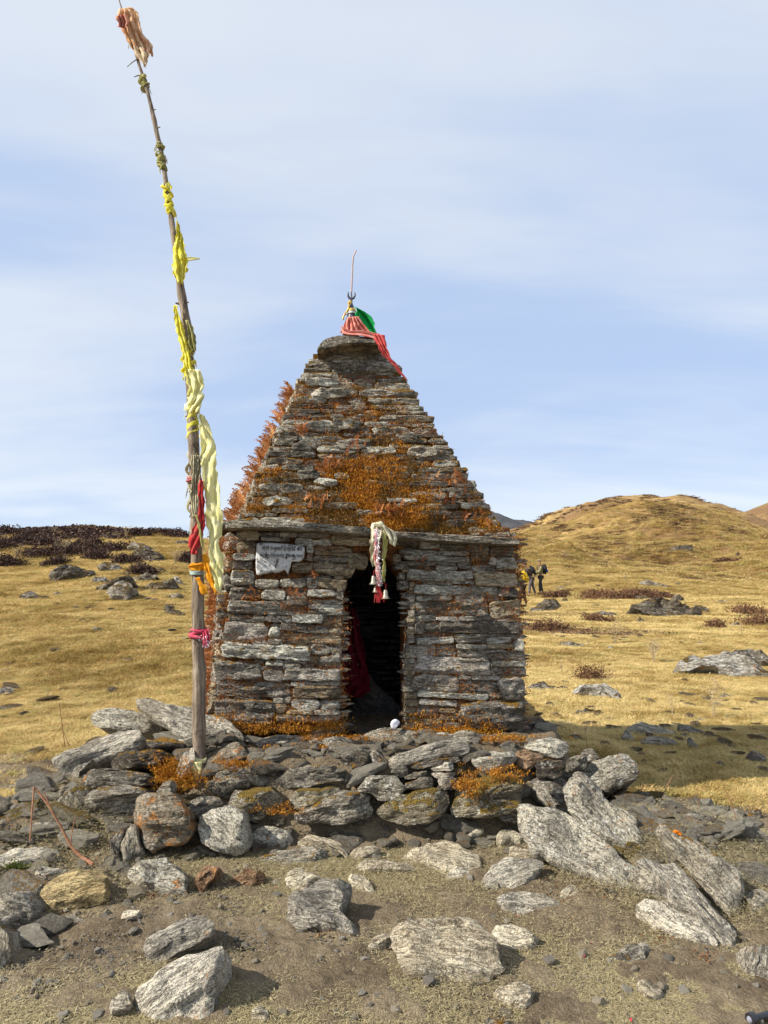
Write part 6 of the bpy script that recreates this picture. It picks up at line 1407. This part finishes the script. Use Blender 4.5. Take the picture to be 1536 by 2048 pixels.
cloth('strip', [(388, 1030, 396, 1030), (398, 1060, 403, 1058), (403, 1095, 407, 1094)], POLE_Y - .075, DULL, 'thin yellow green strip over the red cloth', folds=1, amp=.005, seed=21, nu=5)
wrap('ribbon', 1124, 1141, 4, ORAN, 'orange ribbon wound round the pole', 22, 2)
cloth('ribbon', [(404, 1110, 412, 1108), (408, 1125, 418, 1122), (412, 1145, 422, 1140), (420, 1165, 428, 1162), (430, 1188, 437, 1184)], POLE_Y - .05, ORAN, 'orange ribbon end passing behind the long scarf', folds=1, amp=.008, seed=23, nu=6)
cloth('ribbon', [(391, 1156, 398, 1154), (396, 1168, 406, 1164), (402, 1180, 414, 1174), (406, 1190, 416, 1186)], POLE_Y - .055, ORAN, 'shorter orange ribbon end hanging below the teal string', folds=1, amp=.008, seed=24, nu=6)
wrap('string', 1141, 1150, 3.5, TEAL, 'pale teal string under the orange ribbon', 25, 5)
wrap('tinsel_cloth', 1254, 1279, 6.5, PINK, 'pink silver edged cloth tied round the lower pole', 26, 4)
cloth('tinsel_cloth', [(403, 1268, 418, 1256), (402, 1280, 420, 1272), (404, 1292, 418, 1290)], POLE_Y - .06, PINK, 'loose end of the pink silver edged cloth', folds=3, amp=.012, seed=27, fray=5)
bt = Bag()
for k in range(60):
    a = P(rnd.gauss(410, 7), rnd.gauss(1284, 9), POLE_Y - .07 + rnd.uniform(-.01, .01)); b_ = a + np.array([rnd.uniform(-.012, .012), rnd.uniform(-.005, .005), rnd.uniform(-.016, .002)]); bt.tube([a, (a + b_) / 2, b_], .0012, 3)
o = bt.obj('tinsel', silver); props(o, 'silver tinsel fringe dangling from the pink cloth', 'tinsel', kind='stuff')
wrap('rag', 1506, 1530, 5.5, PYEL, 'pale yellow rag knotted round the pole foot', 28, 5)
cloth('rag', [(380, 1524, 400, 1524), (380, 1540, 402, 1540), (383, 1552, 394, 1556)], POLE_Y - .06, PYEL, 'frayed tail of the rag at the pole foot', folds=2, amp=.01, seed=29, fray=5)

# ================================================================== FINIAL
fin = empty('finial', (-.245, 5.45, 3.12), 'dark striped metal finial with a trident on the roof top', 'finial')
FY = 5.42; fk = FY / F
blackm = plain_mat('blackened_metal', (0.03, 0.035, 0.05), (0.07, 0.07, 0.09), .45, 40, .2, .5)
def lathe(prof, n_=24):
    v, f = [], []
    for px_, py, r_ in prof:
        c_ = P(px_, py, FY)
        for j in range(n_): th = 6.2832 * j / n_; v.append(c_ + np.array([math.cos(th), math.sin(th), 0]) * r_ * fk)
    for i in range(len(prof) - 1):
        for j in range(n_): f.append((i * n_ + j, i * n_ + (j + 1) % n_, (i + 1) * n_ + (j + 1) % n_, (i + 1) * n_ + j))
    return v, f
mesh_obj('cone', *lathe([(703, 668, 19), (703, 652, 16), (703, 640, 12), (704, 635, 10.5), (703, 630, 9), (703, 622, 8), (702, 614, 6), (702, 606, 3)]), blackm, fin, smooth=R(40))
whitem = plain_mat('white_band', (0.7, 0.7, 0.72), (0.5, 0.5, 0.52), .6)
mesh_obj('white_band', *lathe([(703, 629, 10.4), (703, 627, 10.8), (703, 625, 10.2)]), whitem, fin, smooth=4)
mesh_obj('gold_band', *lathe([(703, 624, 9.8), (703, 621, 9.6), (703, 618, 8.2)]), gold, fin, smooth=4)
bt = Bag()
for k in range(16):
    a = k / 15; th = a * 5; c_ = P(697 - 8 * a + 3 * math.sin(th), 604 + 34 * a, FY - .03); v_, f_ = pebble(80 + k, .9, 1); bt.add(v_ * .011 + c_, f_)
bt.obj('bead_string', gold, fin, smooth=4)
tri = Bag(); tri.tube([P(703, 610, FY), P(703, 598, FY), P(703, 583, FY)], [.008, .007, .004], 8)
for sg in (-1, 1): tri.tube([P(703, 598, FY), P(703 + sg * 4, 596.5, FY), P(703 + sg * 6.6, 592, FY), P(703 + sg * 6.8, 587, FY), P(703 + sg * 6.0, 583.5, FY)], [.009, .009, .008, .006, .002], 8)
tri.obj('trident', blackm, fin)
rod = Bag(); rod.tube([P(a, b_, FY) for a, b_ in ((703, 584), (703.5, 568), (704.5, 550), (705, 530), (706.5, 515), (709, 507), (713, 500))], [.0062, .006, .0055, .0055, .0055, .005, .004], 8)
rod.obj('rod', plain_mat('pale_pink_rod', (0.50, 0.36, 0.32), (0.38, 0.27, 0.24), .6), fin)
mesh_obj('knob', *lathe([(701, 612, 3), (700, 608, 5), (700, 604, 4.5), (701, 601, 2)], 12), gold, fin, smooth=4)
cloth('pink_shawl', [(694, 634, 718, 633), (690, 645, 724, 642), (686, 655, 732, 655), (682, 666, 742, 668)], FY - .17, CORAL, 'coral pink shawl gathered round the base of the finial', folds=5, amp=.022, nu=40, nv=24, seed=31)
cloth('pink_shawl_roll', [(682, 650, 684, 668), (700, 662, 700, 670), (720, 660, 722, 671), (742, 664, 745, 676), (760, 668, 770, 690)], FY - .22, CORAL, 'rolled pink edge of the shawl lying on the cap stone', folds=1, amp=.012, nu=8, seed=32)
cloth('green_flag', [(708, 612, 712, 615), (722, 619, 714, 632), (738, 630, 720, 648), (748, 648, 728, 664), (755, 666, 738, 668)], FY - .05, GREENC, 'bright green satin cloth tied beside the finial', folds=.9, amp=.02, nu=14, nv=24, seed=33)
cloth('red_scarf', [(744, 668, 766, 670), (752, 684, 770, 686), (760, 700, 775, 700), (768, 714, 784, 716), (782, 726, 794, 730), (796, 742, 804, 744), (812, 760, 817, 762)], 5.02, RED if False else cloth_mat('red_chiffon', (0.66, 0.07, 0.08), (0.76, 0.20, 0.17), .45), 'red chiffon scarf trailing down the far roof edge', folds=3, amp=.014, nu=16, nv=44, seed=34, dY=0.0)

# ================================================================== DOORWAY
DY = 4.50
cloth('scarf', [(746, 1046, 764, 1042), (741, 1062, 768, 1056), (740, 1085, 760, 1082), (741, 1110, 757, 1108), (744, 1134, 752, 1132)], DY, CREAM, 'cream scarf tied in a bunch over the ledge above the door', folds=3, amp=.016, seed=41, nu=18)
cloth('scarf', [(762, 1050, 772, 1052), (768, 1062, 790, 1064), (776, 1076, 793, 1080), (778, 1086, 790, 1094)], DY - .01, CREAM, 'wider end of the cream scarf fanned on the ledge', folds=2, amp=.02, seed=42)
cloth('scarf', [(766, 1064, 774, 1062), (766, 1090, 776, 1088), (765, 1120, 770, 1120), (764, 1150, 770, 1152), (764, 1162, 768, 1164)], DY - .01, YEL if False else cloth_mat('yellow_green_scarf', (0.50, 0.48, 0.12), (0.62, 0.60, 0.28)), 'yellow green scarf end hanging before the doorway', folds=2, amp=.01, seed=43)
wr = Bag(); v_, f_ = pebble(91, .9, 3); wr.add(v_ * np.array([.036, .026, .024]) + P(757, 1050, DY - .01), f_); o = wr.obj('knot', CREAM, smooth=4); props(o, 'knot of cream cloth on top of the ledge', 'cloth')
gar = empty('garland', P(756, 1055, DY - .03), 'red and silver tinsel garland hanging before the dark doorway', 'garland')
cloth('red_strand', [(750, 1058, 758, 1058), (748, 1090, 757, 1090), (750, 1120, 758, 1120), (752, 1150, 760, 1150), (755, 1170, 763, 1170)], DY - .03, cloth_mat('red_white_braid', (0.62, 0.06, 0.06), (0.80, 0.62, 0.58), .2), None, folds=1, amp=.006, seed=45, parent=gar)
bt = Bag()
for k in range(520):
    a = rnd.random(); cx_ = 753 + 5 * a + rnd.gauss(0, 3.2); c_ = P(cx_, 1058 + a * 115, DY - .045 + rnd.uniform(-.012, .008)); e_ = np.array([rnd.gauss(0, 1), rnd.gauss(0, 1), rnd.gauss(0, 1)]); e_ /= np.linalg.norm(e_); bt.tube([c_, c_ + e_ * .004, c_ + e_ * .008], .0012, 3)
o = bt.obj('tinsel', silver, gar, smooth=None); o['kind'] = 'stuff'
bt = Bag()
for k in range(34):
    x_ = rnd.uniform(752, 772); p_ = [P(757 + (x_ - 762) * .25, 1164, DY - .04), P(756 + (x_ - 762) * .6, 1182, DY - .04), P(x_ - 2 + rnd.uniform(-2, 2), 1196 + rnd.uniform(-4, 10), DY - .04)]; bt.tube(p_, .0016, 4)
bt.obj('tassel', RED, gar, smooth=None)
bellm = plain_mat('dull_brass', (0.42, 0.38, 0.28), (0.25, 0.22, 0.16), .35, 60, .3, .5, Metallic=.7)
for px, py, s_, lb in ((747, 1160, 1.0, 'small brass bell hanging on the door garland, highest of three'), (751, 1178, .75, 'smallest brass bell in the middle of the door garland'), (771, 1188, 1.05, 'grey brass bell beside the red tassel')):
    c_ = P(px, py, DY - .03); pr = [(0, .052), (.009, .050), (.013, .040), (.014, .020), (.020, .006), (.027, 0), (.024, .002), (.012, .018), (.010, .038), (0, .045)]
    v, f = [], []
    for r_, z_ in pr:
        for j in range(16): v.append(c_ + np.array([math.cos(j * .3927) * r_, math.sin(j * .3927) * r_, z_ - .026]) * 1.0 * np.array([s_, s_, s_]) + np.array([0, 0, 0]) if False else (c_[0] + math.cos(j * .3927) * r_ * s_, c_[1] + math.sin(j * .3927) * r_ * s_, c_[2] + (z_ - .026) * s_))
    for i in range(len(pr) - 1):
        for j in range(16): f.append((i * 16 + j, i * 16 + (j + 1) % 16, (i + 1) * 16 + (j + 1) % 16, (i + 1) * 16 + j))
    be = empty('bell', c_, lb, 'bell', 'bells on the door garland')
    mesh_obj('bell_body', v, f, bellm, be, smooth=R(45)); q = Bag(); q.tube([c_ + np.array([0, 0, .024 * s_]), c_ + np.array([.003, 0, .055 * s_]), P(757, py - 24, DY - .035)], .0015, 4); q.obj('cord', RED, be)
    q = Bag(); v_, f_ = pebble(7, 1, 1); q.add(v_ * .006 + c_ + np.array([0, 0, -.028 * s_]), f_); q.obj('clapper', bellm, be)
# inside
cloth('maroon_cloth', [(690, 1212, 712, 1218), (688, 1250, 722, 1262), (686, 1290, 730, 1300), (685, 1330, 736, 1340), (684, 1362, 742, 1380), (684, 1392, 722, 1396)], 5.12, MAR, 'maroon cloth with silver trim draped inside the doorway', folds=2.5, amp=.03, nu=24, nv=40, seed=51)
bt = Bag()
for yr in (1235, 1254, 1272, 1290, 1310, 1325, 1333, 1352, 1368):
    for k in range(15):
        x_ = 691 + k * 1.8; c_ = P(x_, yr - 0.12 * k + rnd.uniform(-2.2, 2.2) - 2 * math.sin(k * .6), 5.07); bt.tube([c_, c_ + np.array([.002, -.002, .003]), c_ + np.array([.004, 0, .001])], .0011, 3) if rnd.random() < .6 else None
o = bt.obj('silver_trim', silver, smooth=None); props(o, 'rows of silver sequins stitched along the maroon cloth', 'trim', kind='stuff')
rock_px('idol_stone', [(700, 1400), (712, 1372), (728, 1348), (742, 1350), (756, 1380), (785, 1395), (806, 1420), (806, 1456), (690, 1456), (688, 1425)], P(750, 1456, 5.25), (0, -1, .15), .3, rock_mat('idol_dark_stone', (.035, .035, .038), (.11, .11, .115), .2, 0, 0, streak=.4), detail=2)
o = bpy.data.objects['idol_stone']; props(o, 'dark pointed sacred stone inside the shrine doorway', 'idol')
v_, f_ = pebble(23, .8, 3); q = Bag(); q.add(v_ * np.array([.030, .026, .040]) + P(791, 1449, 4.55), f_); o = q.obj('white_stone', plain_mat('bright_white_quartz', (.82, .80, .84), (.70, .68, .74), .5), smooth=R(50)); props(o, 'small bright white stone on the door sill', 'stone')

# ================================================================== HIKERS
def skin_mesh(name, joints, edges, mat, parent, sub=1):
    keys = list(joints); me = bpy.data.meshes.new(name); me.from_pydata([joints[k][0] for k in keys], [(keys.index(a), keys.index(b_)) for a, b_ in edges], [])
    me.materials.append(mat); o = bpy.data.objects.new(name, me); col.objects.link(o); md = o.modifiers.new('skin', 'SKIN'); md.use_smooth_shade = True
    for i, k in enumerate(keys): r_ = joints[k][1]; r_ = r_ if isinstance(r_, tuple) else (r_, r_); me.skin_vertices[0].data[i].radius = r_
    me.skin_vertices[0].data[0].use_root = True
    s2 = o.modifiers.new('smooth', 'SUBSURF'); s2.levels = s2.render_levels = sub
    o.parent = parent; return o
skinm = plain_mat('skin', (.36, .20, .13), (.30, .16, .10), .6, 20, .1)
def person(foot, yaw, lean, label, top, legs, hatc, packc, pack_x=-.2, stride=.18, arm=.35, sc=1.0, hatkind='cap'):
    root = empty('person', foot, label, 'person'); root.rotation_euler = (0, 0, yaw); root.scale = (sc, sc, sc)
    l = lean; sh = (math.sin(l) * .5, .95 + math.cos(l) * .5); hd = (math.sin(l) * .72 + .02, .95 + math.cos(l) * .70)
    J = dict(pel=((0, 0, .95), (.12, .10)), chest=((sh[0] * .6, 0, .95 + (sh[1] - .95) * .6), (.13, .10)), neck=((sh[0], 0, sh[1]), .055), head0=((hd[0] * .97, 0, hd[1] - .06), .07), head=((hd[0] + .01, 0, hd[1] + .03), (.085, .095)), crown=((hd[0], 0, hd[1] + .12), .06))
    E = [('pel', 'chest'), ('chest', 'neck'), ('neck', 'head0'), ('head0', 'head'), ('head', 'crown')]; JT, ET, JL, EL = {}, [], {}, []
    JT['chest'] = (J['chest'][0], (.15, .125)); JT['pel'] = (J['pel'][0], (.14, .115)); JT['neck'] = (J['neck'][0], .075); ET += [('chest', 'pel'), ('chest', 'neck')]
    JL['pel'] = ((0, 0, .93), (.13, .11))
    for sd_, sg in (('l', 1), ('r', -1)):
        s1 = (sh[0] * .92, sg * .17, sh[1] - .06); el = (sh[0] + arm * .5 * (.6 if sg > 0 else .2), sg * .24, sh[1] - .30); ha = (sh[0] + arm * (1.0 if sg > 0 else .5), sg * .20, sh[1] - .48)
        J['s' + sd_] = (s1, .05); J['e' + sd_] = (el, .04); J['w' + sd_] = (ha, .03); J['h' + sd_] = ((ha[0] + .03, ha[1], ha[2] - .08), (.035, .02)); E += [('chest', 's' + sd_), ('s' + sd_, 'e' + sd_), ('e' + sd_, 'w' + sd_), ('w' + sd_, 'h' + sd_)]
        JT['s' + sd_] = (s1, .075); JT['e' + sd_] = (el, .058); JT['w' + sd_] = (ha, .045); ET += [('chest', 's' + sd_), ('s' + sd_, 'e' + sd_), ('e' + sd_, 'w' + sd_)]
        hp, kn, an = (0, sg * .09, .88), (stride * sg * .6 + .03, sg * .10, .48), (stride * sg - .02, sg * .10, .08); to_ = (an[0] + .14, an[1], .035)
        J['p' + sd_] = (hp, .08); J['k' + sd_] = (kn, .055); J['a' + sd_] = (an, .042); J['t' + sd_] = (to_, .035); E += [('pel', 'p' + sd_), ('p' + sd_, 'k' + sd_), ('k' + sd_, 'a' + sd_), ('a' + sd_, 't' + sd_)]
        JL['p' + sd_] = (hp, .10); JL['k' + sd_] = (kn, .072); JL['a' + sd_] = ((an[0], an[1], .13), .058); EL += [('pel', 'p' + sd_), ('p' + sd_, 'k' + sd_), ('k' + sd_, 'a' + sd_)]
        bt_ = Bag(); v_, f_ = pebble(3, .7, 2); bt_.add(v_ * np.array([.14, .055, .075]) + np.array([an[0] + .05, an[1], .05]), f_); o_ = bt_.obj('boot', plain_mat('boot_leather', (.12, .08, .05)), None, smooth=4); o_.parent = root
    skin_mesh('body', J, E, skinm, root); skin_mesh('jacket', JT, ET, top, root); skin_mesh('trousers', JL, EL, legs, root)
    q_ = Bag(); v_, f_ = pebble(1, 1, 2); v_ = v_ / np.abs(v_).max(0); v_[:, 2] = np.maximum(v_[:, 2], -.1); q_.add(v_ * np.array([.115, .105, .10]) + np.array([hd[0] - .005, 0, hd[1] + .07]), f_)
    if hatkind == 'cap': q_.add([(hd[0] + .08, -.07, hd[1] + .07), (hd[0] + .19, -.05, hd[1] + .05), (hd[0] + .19, .05, hd[1] + .05), (hd[0] + .08, .07, hd[1] + .07), (hd[0] + .08, -.07, hd[1] + .085), (hd[0] + .19, -.05, hd[1] + .06), (hd[0] + .19, .05, hd[1] + .06), (hd[0] + .08, .07, hd[1] + .085)], [(0, 1, 2, 3), (7, 6, 5, 4), (0, 4, 5, 1), (1, 5, 6, 2), (2, 6, 7, 3)])
    o_ = q_.obj('hat', hatc, None, smooth=4); o_.parent = root
    bx = bmesh.new(); bmesh.ops.create_cube(bx, size=1); bmesh.ops.bevel(bx, geom=list(bx.edges), offset=.22, segments=3, affect='EDGES'); v_ = np.array([q.co[:] for q in bx.verts]); f_ = [tuple(q.index for q in fc.verts) for fc in bx.faces]; bx.free()
    v_ = v_ * np.array([.22, .32, .48]); cl_, sl_ = math.cos(l), math.sin(l); v_ = np.stack([v_[:, 0] * cl_ + v_[:, 2] * sl_, v_[:, 1], -v_[:, 0] * sl_ + v_[:, 2] * cl_], 1) + np.array([sh[0] * .55 - .21 * cl_, 0, .95 + (sh[1] - .95) * .62 + .21 * sl_])
    o_ = mesh_obj('backpack', v_, f_, packc[0], None, smooth=4); o_.parent = root
    v2 = (v_ - v_.mean(0)) * np.array([.5, .7, .35]) + v_.mean(0) + np.array([-.12 * cl_, 0, -.08]); o2 = mesh_obj('pocket', v2, f_, packc[1], None, smooth=4); o2.parent = o_
    for sg in (-1, 1):
        q_ = Bag(); q_.tube([(sh[0] - .10, sg * .10, sh[1] - .02), (sh[0] + .05, sg * .11, sh[1] + .02), (sh[0] * .8 + .12, sg * .12, sh[1] - .16), (sh[0] * .6 + .02, sg * .15, sh[1] - .34)], .018, 5); o3 = q_.obj('strap', packc[0]); o3.parent = o_
    return root
fab = lambda n_, c_: plain_mat(n_, c_, tuple(v * .7 for v in c_), .85, 8, .2)
blackf, bluef, yelf, greyf = fab('black_nylon', (.02, .022, .028)), fab('blue_nylon', (.01, .12, .65)), fab('yellow_nylon', (.75, .50, .03)), fab('grey_white_nylon', (.45, .46, .44))
person(G(1046, 1213), R(150), .35, 'stooping hiker with a yellow backpack beside the shrine corner', fab('green_fleece', (.17, .21, .11)), fab('dark_brown_trousers', (.06, .045, .04)), greyf, (yelf, yelf), stride=.10, sc=.92)
person(G(1064, 1192), R(175), .50, 'hiker in dark jacket and navy cap bending forward', fab('dark_jacket', (.04, .045, .05)), fab('grey_trousers', (.11, .10, .11)), fab('navy_cap', (.02, .025, .06)), (blackf, greyf), stride=.16, sc=1.06)
person(G(1082, 1189), R(185), .05, 'upright hiker in olive shirt and hat carrying a blue and black backpack', fab('olive_shirt', (.24, .21, .10)), fab('charcoal_trousers', (.05, .05, .05)), fab('khaki_hat', (.24, .22, .12)), (blackf, bluef), stride=.10, sc=1.08)

# ================================================================== SMALL THINGS ON THE GROUND
glossb = plain_mat('glossy_black_plastic', (.012, .012, .015), (.02, .02, .025), .15, 5, .0, .6)
gb = G(1506, 2050); root = empty('black_torch', gb, 'glossy black torch head at the bottom corner of the picture', 'torch')
gk = gb[1] / F
cc_ = P(1504, 2044, gb[1]); cc_[2] = max(cc_[2], gb[2] + .018)
ax = np.array([1, .35, 0.0]); ax /= np.linalg.norm(ax)
q = Bag(); q.tube([cc_ + ax * s_ for s_ in (-.010, .0, .012, .02)], [.020, .0215, .0205, .013], 20); q.obj('head', glossb, root)
q = Bag(); q.tube([cc_ + ax * s_ for s_ in (.018, .05, .09)], [.012, .012, .0125], 16); q.obj('barrel', glossb, root)
q = Bag(); v_, f_ = pebble(5, 1, 3); v_ = v_ / np.linalg.norm(v_, axis=1)[:, None]; q.add(v_ * .012 + cc_ - ax * .006, f_); q.obj('lens', plain_mat('lens_glass', (.25, .25, .3), None, .05, 5, 0, .9), root, smooth=4)
redp = leaf_mat('red_petals', [(0, (.45, .01, .03)), (1, (.65, .04, .08))])
v = []
for px, py in ((970, 1795), (1010, 1802), (1035, 1835), (1120, 1835), (1183, 1889), (1168, 1915), (1216, 1914), (1296, 1945), (1300, 1950), (1352, 1790), (800, 1717), (1415, 1845), (1262, 2044), (550, 1778), (985, 1770), (1085, 1770), (870, 1765)):
    g = G(px, py); e = np.array([rnd.uniform(-1, 1), rnd.uniform(-1, 1), .2]); e /= np.linalg.norm(e); e2 = np.cross(e, (0, .3, 1)); L = rnd.uniform(.005, .011); c_ = g + np.array([0, 0, .008]); v += [c_ - e * L, c_ + e2 * L * .6, c_ + e * L, c_ - e2 * L * .6]
o = mesh_obj('petals', v, np.arange(len(v)).reshape(-1, 4), redp); o['kind'] = 'stuff'
for px, py, lb in ((1268, 1645, 0), (1355, 1664, 'orange marigold heads lying on the knife edged slab'),):
    if not lb: continue
    q = Bag()
    for k in range(5): v_, f_ = pebble(k, .8, 1); q.add(v_ * .013 + P(px + k * 2.2 - 4, py + k * 1.4 - 2, 3.42), f_)
    o = q.obj('marigold', plain_mat('marigold_petals', (.75, .22, .01), (.6, .14, .01), .8, 90, .8), smooth=None); props(o, lb, 'flower')
